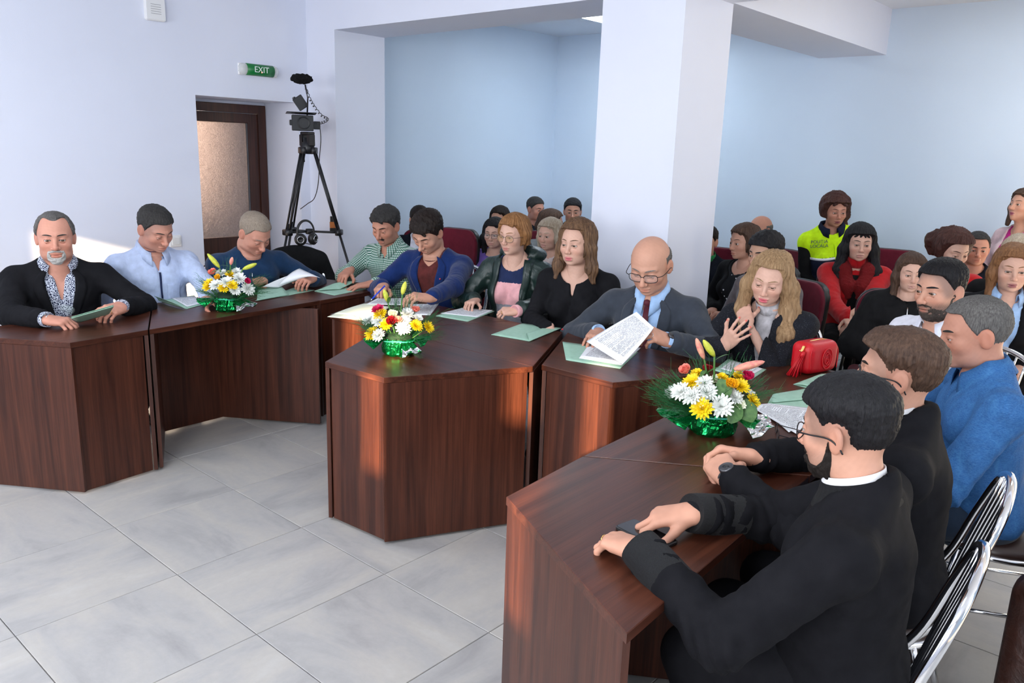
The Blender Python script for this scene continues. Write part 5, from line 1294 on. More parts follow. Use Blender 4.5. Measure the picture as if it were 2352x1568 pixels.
def make_red_chair():
    r = thing('office_chair', (0, 0, 0), 'burgundy upholstered chair', 'chair')
    BURG = cloth('burgundy_fabric', lin(98, 18, 38), weave=350, folds=.1)
    def pad(c, sx, sy, sz, rr):
        fn = lambda p: (lambda q: np.sqrt((np.maximum(q, 0)**2).sum(1))+np.minimum(q.max(1), 0)-rr)(np.abs(p-np.array(c, np.float32))-np.array([sx-rr, sy-rr, sz-rr], np.float32))
        return fn
    v_, f_ = mesh_sdf(pad((0, .02, .46), .235, .225, .045, .04), (-.26, -.24, .39), (.26, .28, .53), .016); part('seat', v_, f_, BURG, r, True, True)
    def bk(p, k, oy):
        y_ = p[:, 1]+.235+oy+.10*(p[:, 2]-.70)-.5*p[:, 0]**2; q = np.stack([np.abs(p[:, 0])-.225+k, np.abs(p[:, 2]-.735)-.215+k], 1)+.11
        return np.maximum(np.sqrt((np.maximum(q, 0)**2).sum(1))+np.minimum(q.max(1), 0)-.11, np.abs(y_)-.022)
    v_, f_ = mesh_sdf(lambda p: smax(bk(p, .004, 0), -9, .01)-.006, (-.26, -.36, .48), (.26, -.1, .99), .012); part('backrest', v_, f_, BURG, r, True, True)
    v_, f_ = mesh_sdf(lambda p: bk(p, -.002, .022)-.003, (-.26, -.38, .48), (.26, -.1, .99), .014); part('back_shell', v_, f_, plain('black_plastic', (.012, .012, .013), .45), r, True, True)
    BM = plain('black_metal', (.012, .012, .013), .35, .3)
    for sx in (-1, 1):
        m = MB(); m.tube(smooth_path([(sx*.15, -.255, .60), (sx*.15, -.23, .46), (sx*.16, -.19, .42), (sx*.2, -.27, .012)], 4), .011, 8); m.build('leg', BM, r, True, True)
        m = MB(); m.tube([(sx*.16, .18, .42), (sx*.2, .22, .012)], .011, 8); m.build('leg', BM, r, True, True)
    return r
CH0 = make_chrome_chair()
def chair_at(proto, hip, fd, label, back=.03, flag=None, group=None):
    rz = math.atan2(fd[1], fd[0])-math.pi/2; loc = (hip[0]-fd[0]*back, hip[1]-fd[1]*back, 0)
    if not proto.get('used'):
        proto['used'] = 1; proto.location = loc; proto.rotation_euler = (0, 0, rz); proto['label'] = label
        if group: proto['group'] = group
        return proto
    return copy_tree(proto, loc, rz, label, group)
G1 = 'chrome spindle-back chairs at the desks'
for P_, who in ((P1, 'man with the white goatee'), (P2, 'man in the light blue shirt'), (P3, 'man in the teal navy sweatshirt'), (P4, 'man in the gingham shirt'), (P5, 'man in the blue blazer'), (P6, 'woman in the leather jacket'), (P7, 'woman in the black dress'),
        (P8, 'bald man in the suit'), (P9, 'blonde woman'), (P10, 'man in the white shirt'), (P11, 'man in the denim shirt'), (P12, 'priest with the brown quiff'), (P13, 'black-haired priest')):
    chair_at(CH0, P_.hip, P_.fd, 'chrome chair with spindle back under the '+who, .06 if P_ not in (P12, P13) else -.06, None, G1)
# empty chrome chair with a black jacket over its back
jq = atu(700, 640, -4.95); JC = chair_at(CH0, jq*np.array([1, 1, 0]), W(.94, -.34)*1., 'empty chrome chair with a black jacket over its back by the tripod', 0, None, G1)
Rj = frame(W(.94, -.34)); jr = thing('jacket', jq*np.array([1, 1, 0]), 'black jacket hung over the empty chair by the tripod', 'jacket')
def jk(p):
    d = s_ell(p, (.0, -.285, .80), (.25, .055, .13)); d = smin(d, s_ell(p, (.02, -.30, .62), (.23, .05, .22)), .08)
    d = smin(d, s_path(p, [(-.2, -.29, .82), (-.25, -.27, .66), (-.24, -.24, .5)], [.055, .05, .042], .03), .04); d = smin(d, s_path(p, [(.2, -.29, .82), (.26, -.28, .66), (.24, -.25, .52)], [.055, .05, .042], .03), .04)
    return d+nz(p, 26)*.008
v_, f_ = mesh_sdf(jk, (-.34, -.42, .38), (.34, -.14, .98), .014); part('coat_body', jq*np.array([1, 1, 0])+v_@Rj.T, f_, cloth('black_wool', (.008, .008, .009)), jr, True)
RC0 = make_red_chair(); G2 = 'burgundy audience chairs'
for P_, who in ((A1_, 'man in the dark suit'), (A2_, 'woman in the purple cardigan'), (A3_, 'woman with dark brown hair'), (A4_, 'man with cropped grey hair'), (A5_, 'man with short dark hair'), (A6_, 'person with brown hair'), (A7_, 'woman with the blonde bob'), (B0_, 'person behind the column'),
        (B1_, 'woman in the polka dot dress'), (B2_, 'bald man in the audience'), (B3_, 'man in the grey brown jacket'), (B4_, 'police officer'), (B5_, 'woman in the red coat'), (B6_, 'girl in the black jacket'), (B7_, 'woman in the red blazer'), (B8_, 'grey-haired man in navy'), (B9_, 'light blonde woman'), (B10_, 'auburn-haired woman')):
    chair_at(RC0, P_.hip, P_.fd, 'burgundy chair with black shell under the '+who, .03, None, G2)
VD = -V
for (x_, y_), lab in (((1050, 524), 'empty burgundy chair behind the man in the blue blazer'), ((2052, 572), 'empty burgundy chair beside the woman in the red coat')):
    q_ = atv(x_, y_, 4.74 if x_ < 1200 else 6.45); dd = (VD+U*.15)/np.linalg.norm(VD+U*.15); o = chair_at(RC0, q_+dd*.25, dd, lab, 0, None, G2); o.scale = (1, 1, q_[2]/.955)
# brown leather armchair at the edge of the room
b = NB('brown_leather'); n_ = b.noise(b.coords(), 14, 4, .6, .6); b.col(b.ramp(n_, [(.3, (.020, .006, .004)), (.75, (.050, .017, .011))])); b.set(Roughness=.38); b.bump(b.math('ADD', n_, b.math('MULTIPLY', b.noise(b.coords(), 160, 3), .1)), .4, .02); BLE = b.m
ac = np.array([1.90, 1.98, 0]); ar = thing('leather_armchair', ac, 'dark brown leather armchair behind the row of priests', 'armchair'); Ra = frame(-U)
def rbox(c, s, r): return lambda p: (lambda q: np.sqrt((np.maximum(q, 0)**2).sum(1))+np.minimum(q.max(1), 0)-r)(np.abs(p-np.array(c, np.float32))-np.array([s[0]-r, s[1]-r, s[2]-r], np.float32))
for nm, c_, s_, r_ in (('backrest', (0, -.28, .56), (.33, .10, .36), .07), ('seat', (0, .06, .34), (.25, .30, .12), .06), ('armrest', (.30, .05, .36), (.075, .34, .25), .06), ('armrest', (-.30, .05, .36), (.075, .34, .25), .06)):
    v_, f_ = mesh_sdf(rbox(c_, s_, r_), np.array(c_)-np.array(s_)-.03, np.array(c_)+np.array(s_)+.03, .018); part(nm, ac+v_@Ra.T, f_, BLE, ar, True)
for sx in (-1, 1):
    for sy in (-1, 1): m = MB(); m.lathe([(.025, 0), (.03, .12)], 10, ac+Ra@np.array([sx*.26, sy*.28, 0])); m.build('leg', BLKV, ar, True)
# ================================================================== wall fittings
WPL = plain('white_plastic', (.8, .8, .8), .4)
# door in the recess
UD = UW-RD; dr = thing('door_1', W(UD, (D0+D1)/2, 0), kind='structure'); b = NB('brown_pvc'); v = b.coords((40, 40, 1.5)); n_ = b.noise(v, 1.5, 4, .6); b.col(b.ramp(n_, [(.3, lin(48, 24, 16)), (.7, lin(78, 42, 30))])); b.set(Roughness=.38); BPVC = b.m
vl = atu(462, 400, UD)@V-.28; vr = atu(608, 300, UD)@V; gl0 = vl+.12; gl1 = atu(570, 400, UD)@V; ztop = atu(530, 238, UD)[2]; zg = atu(530, 281, UD)[2]; zb = atu(520, 545, UD)[2]
def dbox(u0, u1, v0, v1, z0, z1, name, mat, parent=dr): m = MB(); m.box(W((u0+u1)/2, (v0+v1)/2, (z0+z1)/2), (u1-u0, v1-v0, z1-z0), UV3, .004); return m.build(name, mat, parent)
dbox(UD-.05, UD+.02, vr-.07, vr, 0, ztop, 'jamb', BPVC); dbox(UD-.05, UD+.02, vl-.07, vl, 0, ztop, 'jamb', BPVC); dbox(UD-.05, UD+.02, vl, vr-.07, ztop-.07, ztop, 'lintel', BPVC)
dbox(UD-.045, UD+.005, gl1+.012, vr-.072, .01, ztop-.072, 'stile', BPVC); dbox(UD-.045, UD+.005, vl, gl0, .01, ztop-.072, 'stile', BPVC)
dbox(UD-.045, UD+.005, gl0, gl1+.012, zg, ztop-.072, 'top_rail', BPVC); dbox(UD-.045, UD+.005, gl0, gl1+.012, zb-.13, zb, 'middle_rail', BPVC); dbox(UD-.035, UD-.005, gl0, gl1+.012, .01, zb-.13, 'lower_panel', BPVC)
dbox(UD-.03, UD+.000, gl1, gl1+.012, zb, zg, 'glazing_bead', plain('grey_seal', lin(92, 92, 96), .6))
b = NB('frosted_glass'); v = b.coords(); n_ = b.noise(v, 46, 5, .7, 1.5); b.col(b.ramp(n_, [(.3, lin(148, 128, 118)), (.7, lin(196, 176, 166))])); b.set(Roughness=.35); b.bump(n_, .6, .01); b.b.inputs['Transmission Weight'].default_value = .55
dbox(UD-.025, UD-.012, gl0, gl1, zb, zg, 'pane', b.m)
for q_ in ((D0-.02, D1+.02, ztop, DZ+.03), (D0-.05, vl-.06, -.05, DZ+.03), (vr-.001, D1+.05, -.05, DZ+.03)):
    if q_[1] > q_[0]: m = MB(); ubox(m, UD-.10, UD-.005, *q_); tag(m.build('wall_recess', WALL), kind='structure')
m = MB(); hw = W(UD+.03, gl0-.05, 1.0); m.tube([hw-U*.03, hw, hw+V*.11], .009, 8); m.build('door_handle', CHROME, dr, True)
# exit sign
e0, e1 = atu(546, 160, UW), atu(632, 164, UW); ec = (e0+e1)/2; el = abs((e1-e0)@V); ex = thing('exit_sign', ec, 'green illuminated EXIT sign box above the door recess', 'sign')
CLR = glass_mat('clear_plastic', (.85, .88, .9), .35); GRN = plain('exit_green', lin(6, 112, 50), .35)
m = MB(); m.box(ec+U*.012, (.024, el, .085), UV3, .004); m.build('base', WPL, ex)
m = MB(); v_, f_ = mesh_sdf(lambda p: np.maximum(s_cone(p, (0, -el/2+.03, 0), (0, el/2-.03, 0), .043, .043), -p[:, 0]), (-.01, -el/2-.03, -.06), (.06, el/2+.03, .06), .008); part('cover', ec+U*.02+v_@UV3.T, f_, CLR, ex, True)
G = [[ec+U*(.022+.046*math.cos(a))+Z*(.044*math.sin(a))+V*t for t in np.linspace(-el*.36, el*.36, 4)] for a in np.linspace(-1.25, 1.25, 9)]
m = MB(); m.grid(np.array(G), -.002); m.build('green_panel', GRN, ex, True)
text_obj('lettering', 'EXIT', .062, plain('sign_white', (.75, .85, .78), .5), ex, ec+U*.072, V, Z)
m = MB(); m.ball(ec+U*.072-Z*.018, .004, 6, 5)
er = NB('led_red'); er.b.inputs['Emission Color'].default_value = (1, .1, .05, 1); er.b.inputs['Emission Strength'].default_value = 3; m.build('indicator_led', er.m, ex)
# light switch
sc_ = atu(402, 553, UW); sr = thing('light_switch', sc_, 'white square light switch on the door wall', 'switch'); m = MB(); m.box(sc_+U*.006, (.012, .085, .085), UV3, .003); m.build('plate', WPL, sr); m = MB(); m.box(sc_+U*.015, (.008, .055, .055), UV3@roty(.06), .002); m.build('rocker', WPL, sr)
# small white box high on the wall
bc_ = atu(352, 22, UW); br_ = thing('wall_box', bc_, 'small white ventilated box high on the door wall', 'box'); m = MB(); m.box(bc_+U*.02, (.04, .13, .15), UV3, .008); m.build('housing', WPL, br_)
for k in range(5): m = MB(); m.box(bc_+U*.041+Z*(-.03+.015*k), (.003, .07, .004), UV3); m.build('vent_slot', plain('slot_grey', (.45, .45, .47), .6), br_)
# ================================================================== video camera on its tripod
TB = plain('tripod_black', (.006, .006, .008), .4, .0); tc = atv(706, 330, 3.68); base = tc*np.array([1, 1, 0]); TZ = tc[2]
tr = thing('tripod', base, 'tall black video tripod standing in the corner beside the door', 'tripod')
def tp(px, py, v_=3.68): return atv(px, py, v_)
m = MB(); m.lathe([(.045, -.06), (.055, -.02), (.05, .02), (.032, .03), (.032, .06)], 18, tp(706, 335)); m.build('head_bowl', TB, tr, True)
m = MB(); m.box(tp(697, 322)+Z*.0, (.035, .05, .09), UV3, .006); m.box(tp(714, 322), (.035, .05, .09), UV3, .006); m.box(tp(706, 306), (.10, .06, .022), UV3, .004); m.build('fluid_head', TB, tr)
m = MB(); m.tube([tp(694, 335), tp(697, 372)], .012, 8); m.build('pan_grip', BLKV, tr, True)
apex = tp(706, 338)
dirs = [W(-.36, -.14), W(-.02, -.44), W(.42, .32)]
for k, d_ in enumerate(dirs):
    ft = base+d_+Z*.01; ap = tc+d_*.10-Z*.05; kn = ap+(ft-ap)*.38
    sd = np.cross((ft-ap)/np.linalg.norm(ft-ap), d_/np.linalg.norm(d_)); sd /= np.linalg.norm(sd)
    m = MB()
    for s_ in (-1, 1): m.tube([ap+sd*.022*s_, kn+sd*.022*s_], .0085, 8)
    m.box(ap, (.075, .03, .05), np.stack([sd, np.cross(Z, sd), Z], 1), .005); lg = m.build('leg', TB, tr, True)
    m = MB(); m.tube([ap+(ft-ap)*.34, ft], .010, 8); m.box(kn, (.085, .04, .045), np.stack([sd, np.cross(Z, sd), Z], 1), .005); o = m.build('lower_tube', TB, tr, True); o.parent = lg
    m = MB(); m.tube([kn, base+Z*(kn[2]+.0)], .009, 8); m.build('spreader_arm', TB, tr, True)
    m = MB(); m.ball(ft+Z*.012, (.03, .03, .018), 10, 6); o = m.build('foot', BLKV, tr, True); o.parent = lg
zk = tc[2]-.05+(.01-tc[2]+.05)*.38
m = MB(); m.lathe([(.03, -.02), (.035, 0), (.03, .02)], 14, base+Z*zk); m.build('spreader_hub', TB, tr, True)
# camera
cm = thing('video_camera', tp(700, 300), 'black video camera with matte box and furry microphone on the tripod', 'camera')
fwd_ = (CAM-tp(700, 283)); fwd_[2] = 0; Rc = frame(fwd_)@rotz(.12); cc = tp(699, 283)
def cb(c, s, name, mat=TB, ch=.004, parent=None, R=None): m = MB(); m.box(cc+Rc@np.array(c), s, Rc if R is None else Rc@R, ch); o = m.build(name, mat, cm); return o
cb((-.015, -.10, .0), (.10, .20, .11), 'camera_body'); cb((.02, .06, 0), (.155, .045, .115), 'matte_box'); cb((.03, .075, .070), (.22, .09, .006), 'top_flag', R=rotx(.12)); cb((-.105, -.12, -.01), (.05, .09, .06), 'viewfinder'); cb((.105, .06, 0), (.02, .03, .04), 'knob')
m = MB(); Ro = frame(Rc[:, 2], Rc[:, 1]); m.lathe([(.042, -.02), (.046, .03), (.040, .032), (.034, .012), (.030, .010)], 24, cc+Rc@np.array([.015, .06, 0]), Ro); m.build('lens_barrel', TB, cm, True)
m = MB(); m.lathe([(.034, .0), (.02, .008), (.0001, .011)], 20, cc+Rc@np.array([.015, .072, 0]), Ro); m.build('lens_glass', plain('lens_glass', (.02, .022, .028), .04), cm, True)
m = MB(); m.tube([cc+Rc@np.array([-.03, -.06, .06]), tp(707, 225), tp(701, 195)], .006, 8); m.build('microphone_post', plain('dark_steel', (.12, .12, .13), .3, .9), cm, True)
m = MB(); m.box(tp(690, 236), (.075, .03, .10), Rc@roty(.6), .004); m.build('monitor', TB, cm)
m = MB(); m.box(tp(680, 228), (.05, .10, .015), Rc@roty(-.5), .003); m.build('monitor_hood', TB, cm)
mc = tp(693, 181); v_, f_ = mesh_sdf(lambda p: s_ell(p, (0, 0, 0), (.082, .05, .036))+nz(p, 160)*.006+nz(p, 420)*.003, (-.11, -.08, -.06), (.11, .08, .06), .006); part('fur_windshield', mc+v_@Rc.T, f_, cloth('black_fur', (.008, .008, .009), folds=1.), cm, True)
cable = smooth_path([tp(703, 205), tp(712, 228), tp(722, 245), tp(738, 265), tp(752, 273), tp(742, 281), tp(728, 283)], 14); cl = []
for i, q_ in enumerate(cable): cl.append(q_+.009*(Rc[:, 0]*math.cos(i*1.15)+Z*math.sin(i*1.15)))
m = MB(); m.tube(cl, .0028, 5); m.build('coiled_cable', BLKV, cm, True)
m = MB(); m.tube(smooth_path([tp(734, 286), tp(737, 320), tp(734, 360), tp(731, 420), tp(722, 455), tp(706, 468), tp(690, 480)], 6), .0035, 6); m.build('power_cable', BLKV, cm, True)
# headphones hanging from the spreader
hp_ = tp(702, 532, 3.56); hr = thing('headphones', hp_, 'black over-ear headphones hanging from the tripod spreader', 'headphones'); Rp = frame(fwd_)@rotz(.5)
m = MB(); m.tube([hp_+Rp@np.array([math.sin(a)*.070, 0, math.cos(a)*.085]) for a in np.linspace(-2.0, 2.0, 22)], .011, 8, flat=.6); m.build('headband', BLKV, hr, True)
for s_ in (-1, 1):
    c_ = hp_+Rp@np.array([s_*.055, .02, -.055]); Rr = frame(Rp[:, 2], Rp[:, 0]*s_*.5+Rp[:, 1]*1.0); m = MB(); m.lathe([(.0001, -.028), (.036, -.028), (.046, -.015), (.046, .004), (.036, .016), (.022, .018), (.02, .012), (.0001, .012)], 22, c_, Rr); cu_ = m.build('ear_cup', BLKV, hr, True)
    m = MB(); m.tube([c_+Rr@np.array([math.cos(a)*.024, math.sin(a)*.024, .019]) for a in np.linspace(0, 2*math.pi, 20, endpoint=False)], .0025, 6, True); o = m.build('trim_ring', CHROME, hr, True); o.parent = cu_
m = MB(); m.tube(smooth_path([hp_+Rp@np.array([-.05, 0, -.1]), tp(692, 560, 3.52), tp(698, 590, 3.52)], 5), .003, 5); m.build('cord', BLKV, hr, True)
# brush-like tag on the tripod leg
bq = tp(765, 522, 3.86); bt_ = thing('battery_tag', bq, 'orange and black battery pack hanging from the tripod leg', 'battery'); m = MB(); m.box(bq+Z*.02, (.05, .02, .05), Rc, .003); m.build('orange_half', plain('copper_orange', lin(176, 104, 52), .4), bt_); m = MB(); m.box(bq-Z*.025, (.05, .02, .04), Rc, .003); m.build('black_half', BLKV, bt_); m = MB(); m.box(bq+Z*.065, (.042, .02, .045), Rc, .003); m.build('clip', BLKV, bt_)
# ================================================================== papers and folders
GREENF = None
b = NB('green_card'); n_ = b.noise(b.coords(), 40, 4); b.col(b.ramp(n_, [(.3, lin(150, 190, 168)), (.7, lin(164, 202, 182))])); b.set(Roughness=.6); GREENF = b.m
def print_mat(name, scale=1., ink=.12):
    """printed page: lines of small type in the sheet's own coordinates"""
    b = NB(name); uv = b.n('ShaderNodeAttribute', attribute_name='sheet'); s = b.n('ShaderNodeSeparateXYZ'); b.l(uv.outputs['Vector'], s.inputs[0]); x_, y_ = s.outputs[0], s.outputs[1]
    rows = b.math('GREATER_THAN', b.math('SINE', b.math('MULTIPLY', y_, 2*math.pi*46)), .05)
    mp = b.n('ShaderNodeMapping'); mp.inputs['Scale'].default_value = (150, 46, 1); b.l(uv.outputs['Vector'], mp.inputs[0])
    fl = b.n('ShaderNodeVectorMath', operation='FLOOR'); b.l(mp.outputs[0], fl.inputs[0]); wn_ = b.n('ShaderNodeTexWhiteNoise', noise_dimensions='2D'); b.l(fl.outputs[0], wn_.inputs['Vector'])
    word = b.math('GREATER_THAN', wn_.outputs['Value'], .28)
    par = b.n('ShaderNodeTexWhiteNoise', noise_dimensions='1D'); b.l(b.math('FLOOR', b.math('MULTIPLY', y_, 46)), par.inputs['W'])
    endx = b.math('SUBTRACT', .90, b.math('MULTIPLY', b.math('GREATER_THAN', par.outputs['Value'], .72), .32))
    mk = b.math('MULTIPLY', b.math('MULTIPLY', rows, word), b.math('MULTIPLY', b.math('GREATER_THAN', x_, .10), b.math('LESS_THAN', x_, endx)))
    mk = b.math('MULTIPLY', mk, b.math('MULTIPLY', b.math('GREATER_THAN', y_, .07), b.math('LESS_THAN', y_, .90)))
    b.col(b.mix(mk, lin(236, 238, 242), lin(96, 98, 108))); b.set(Roughness=.6); MATS[name] = b.m; return b.m
PRINT = print_mat('printed_page'); BLANK = plain('plain_paper', lin(236, 238, 242), .6); SUNPAGE = plain('sunlit_white_paper', lin(236, 240, 216), .6)  # last one: white paper with warm sunlight put into its colour
def sheet(parent, name, q4, mat, thick=.0012, bend=(0, 0), n=10, curl=None):
    """q4: four world corners; bend: sagitta along each direction"""
    a, b_, c_, d_ = [np.asarray(x, float) for x in q4]; G = np.zeros((n, n, 3)); nrm = np.cross(b_-a, d_-a); nrm /= np.linalg.norm(nrm)
    if nrm[2] < 0: nrm = -nrm
    for i in range(n):
        for j in range(n):
            s, t = i/(n-1), j/(n-1); p = a*(1-s)*(1-t)+b_*s*(1-t)+c_*s*t+d_*(1-s)*t
            p = p+nrm*(bend[0]*4*s*(1-s)+bend[1]*4*t*(1-t))
            if curl: p = p+np.asarray(curl[1])*max(0, (s-curl[0])/(1-curl[0]))**2
            G[i, j] = p
    m = MB(); m.grid(G, thick); o = m.build(name, mat, parent, True)
    at = o.data.attributes.new('sheet', 'FLOAT_VECTOR', 'POINT'); st = [(i/(n-1), j/(n-1), 0) for i in range(n) for j in range(n)]
    at.data.foreach_set('vector', np.array(st+st, np.float32).ravel()); return o
def pq(pts, z=None):
    return [atz(p[0], p[1], p[2] if len(p) > 2 else z) for p in pts]
def loose(name, label, cat, pts, mat, z=.7585, thick=.0018, **k):
    q = pq(pts, z); c = np.mean(q, axis=0); r = thing(name, (c[0], c[1], z), label, cat); sheet(r, 'card' if cat == 'folder' else 'page', q, mat, thick, **k); return r
def folder(label, pts, flap=None, pages=(), z=.7575):
    q = pq(pts, z); c = np.mean(q, axis=0); r = thing('document_folder', (c[0], c[1], ZT), label, 'folder', 'light green document folders')
    sheet(r, 'back_cover', q, GREENF, .0018)
    if flap: sheet(r, 'front_flap', pq(flap, z+.004), GREENF, .0014, (0, .004))
    for k, pg in enumerate(pages):
        q2 = pq(pg, z+.003+.0022*k); c2 = np.mean(q2, axis=0); t = thing('paper_sheet', (c2[0], c2[1], z+.003), ('white printed page lying on the folder ' if k == 0 else 'upper white page lying skewed on the folder ')+label.split('folder ', 1)[-1], 'paper'); sheet(t, 'page', q2, PRINT, .0012)
    return r
m1f = pq([(163, 731, .815), (262, 703, .875), (250, 722, .80), (182, 741, .765)]); r = thing('document_folder', np.mean(m1f, axis=0), 'light green folder held by the man with the white goatee', 'folder', 'light green document folders'); sheet(r, 'back_cover', m1f, GREENF, .0022); sheet(r, 'front_flap', [q_+Z*.006 for q_ in m1f], GREENF, .0014, (0, .006))
folder('light green folder before the man in the light blue shirt', [(364, 690), (446, 678), (466, 699), (428, 709)], [(364, 690), (428, 709), (386, 690, .80), (354, 679, .785)], [[(394, 684), (448, 680), (464, 696), (430, 704)]])
folder('light green folder before the man reading in the sweatshirt', [(586, 690), (676, 660), (722, 666), (662, 678)], [(594, 654, .775), (644, 656, .785), (664, 676), (590, 690)])
pgs = pq([(604, 658, .80), (684, 626, .87), (702, 640, .83), (640, 660, .785)]); r = thing('paper_sheet', np.mean(pgs, axis=0), 'white pages held up by the man in the sweatshirt', 'paper'); sheet(r, 'page', pgs, BLANK, .0012, (.02, 0)); sheet(r, 'page', pq([(640, 655, .80), (688, 616, .89), (736, 638, .86), (692, 642, .83)]), BLANK, .0012, (.02, 0))
folder('light green folder under the hands in the gingham shirt', [(722, 668), (764, 658), (846, 662), (768, 678)], [(722, 668), (768, 650, .79), (822, 644, .79), (780, 664)])
loose('paper_sheet', 'white page with sunlight in its colour at the desk corner before the man in the blue blazer', 'paper', [(752, 727), (800, 708), (884, 712), (872, 738)], SUNPAGE, .7575)
loose('paper_sheet', 'folded white page with sunlight in its colour lying over another before the blue blazer', 'paper', [(768, 720), (842, 696), (896, 704), (872, 726)], SUNPAGE, .7610, bend=(.006, 0))
loose('paper_sheet', 'white page under the pen hand of the man in the blue blazer', 'paper', [(842, 698), (868, 684), (944, 684), (926, 700)], PRINT, .7640)
loose('paper_sheet', 'white page behind the flower bowl before the blue blazer', 'paper', [(920, 722), (936, 698), (1008, 697), (988, 723)], PRINT, .7575)
folder('light green folder before the woman in the leather jacket', [(1000, 725), (1062, 706), (1136, 714), (1074, 738)], None, [[(1012, 719), (1066, 706), (1132, 712), (1096, 728)]])
folder('closed light green folder before the woman in the black dress', [(1128, 768), (1200, 742), (1289, 753), (1216, 783)], [(1209, 765), (1250, 752), (1289, 753), (1216, 783)])
folder('light green folder under the pages of the bald man', [(1300, 826), (1292, 784), (1465, 808), (1424, 846)], None, [[(1330, 822), (1352, 792), (1468, 802), (1428, 838)], [(1334, 818), (1360, 794), (1472, 798), (1432, 834)]])
hp4 = [atz(1347, 784, .80), atv(1462, 716, 3.04), atv(1502, 752, 3.06), atz(1430, 836, .775)]
r = thing('paper_sheet', np.mean(hp4, axis=0), 'large printed page lifted by the bald man in the suit', 'paper'); sheet(r, 'page', [hp4[1], hp4[0], hp4[3], hp4[2]], PRINT, .0012, (.035, .0), 16)
folder('light green folder with a page before the blonde woman', [(1640, 850), (1672, 824), (1760, 848), (1725, 872)], None, [[(1655, 846), (1680, 828), (1752, 846), (1722, 864)]])
folder('opened light green folder behind the priests beside the handbag', [(1822, 882), (1902, 862), (1962, 866), (1860, 892)], [(1822, 882), (1886, 858, .775), (1948, 862, .77), (1862, 888)])
folder('large light green folder behind the reading glasses', [(1756, 938), (1776, 904), (1900, 884), (1885, 948)], [(1776, 904), (1900, 884), (1905, 912), (1772, 924)], [[(1740, 928), (1768, 926), (1890, 940), (1812, 992)], [(1736, 940), (1744, 928), (1876, 942), (1830, 996)]])
# ================================================================== small things on the desks
# pen in the hand of the man in the blue blazer
wr_, Rw_, hz_ = P5.hand['R']; a_, b_ = atz(851, 690, .775), atz(884, 656, .86); pr = thing('pen', a_, 'blue ballpoint pen in the hand of the man in the blue blazer', 'pen'); BLUEP = plain('pen_blue', lin(14, 60, 190), .3)
d_ = b_-a_; m = MB(); m.tube([a_+d_*.12, a_+d_*.9], .0048, 8); m.build('barrel', BLUEP, pr, True); m = MB(); m.tube([a_, a_+d_*.12], [.001, .0045], 8); m.build('tip', CHROME, pr, True); m = MB(); m.tube([a_+d_*.9, a_+d_], .0052, 8); m.build('cap', BLUEP, pr, True)
# phone
ph = [atz(x_, y_, .757) for x_, y_ in ((1413, 1208), (1452, 1196), (1556, 1248), (1520, 1272))]; pc = np.mean(ph, axis=0); xd = (ph[2]-ph[1]); L_ = .150; xd = xd/np.linalg.norm(xd); Rf_ = np.stack([xd, np.cross(Z, xd), Z], 1); pr = thing('smartphone', (pc[0], pc[1], ZT), 'black smartphone lying before the black-haired priest', 'phone')
def rrect(w, h, r, n=5):
    out = []
    for cx_, cy_, a0 in ((w-r, h-r, 0), (-w+r, h-r, 1), (-w+r, -h+r, 2), (w-r, -h+r, 3)):
        for k in range(n+1): a = (a0+k/n)*math.pi/2; out.append((cx_+r*math.cos(a), cy_+r*math.sin(a)))
    return out
m = MB(); m.prism([(pc+Rf_@np.array([x_, y_, 0]))[:2] for x_, y_ in rrect(.075, .037, .011)], ZT+.0005, ZT+.010, .002); m.build('case', plain('phone_case', (.012, .012, .013), .4), pr)
m = MB(); m.prism([(pc+Rf_@np.array([x_, y_, 0]))[:2] for x_, y_ in rrect(.071, .034, .009)], ZT+.0095, ZT+.0106); m.build('screen', plain('phone_screen', (.008, .008, .010), .05), pr)
# reading glasses on the desk
gc = atz(1762, 988, ZT); gr_ = thing('reading_glasses', gc, 'folded black reading glasses lying beside the flower bowl', 'glasses'); Rg = frame(atz(1788, 1004, ZT)-atz(1778, 968, ZT)); m = MB()
for s_ in (-1, 1):
    c_ = atz(1785, 990, ZT+.018)+Rg@np.array([0, s_*.032, 0]); lp = [c_+Rg@np.array([0, math.cos(a)*.025, math.sin(a)*.016]) for a in np.linspace(0, 2*math.pi, 20, endpoint=False)]; m.tube(lp, .0014, 6, True)
    h0 = c_+Rg@np.array([0, s_*.026, .006]); m.tube(smooth_path([h0, h0+Rg@np.array([-.07, 0, -.012]), h0+Rg@np.array([-.13, -s_*.01, -.022])], 4), .0016, 6)
m.build('frame', STEEL, gr_, True)
# red bag strap end on the desk
sp_ = [atz(x_, y_, ZT+.006) for x_, y_ in ((1290, 756), (1305, 757), (1318, 760), (1334, 758), (1346, 760))]; r = thing('bag_strap', sp_[2], 'red leather strap end lying before the woman in the black dress', 'strap'); m = MB(); m.tube(smooth_path(sp_, 4), .007, 8, flat=.6); m.ball(sp_[1]+Z*.004, (.014, .010, .008), 8, 6); m.build('strap', plain('red_leather', lin(190, 16, 28), .35), r, True)
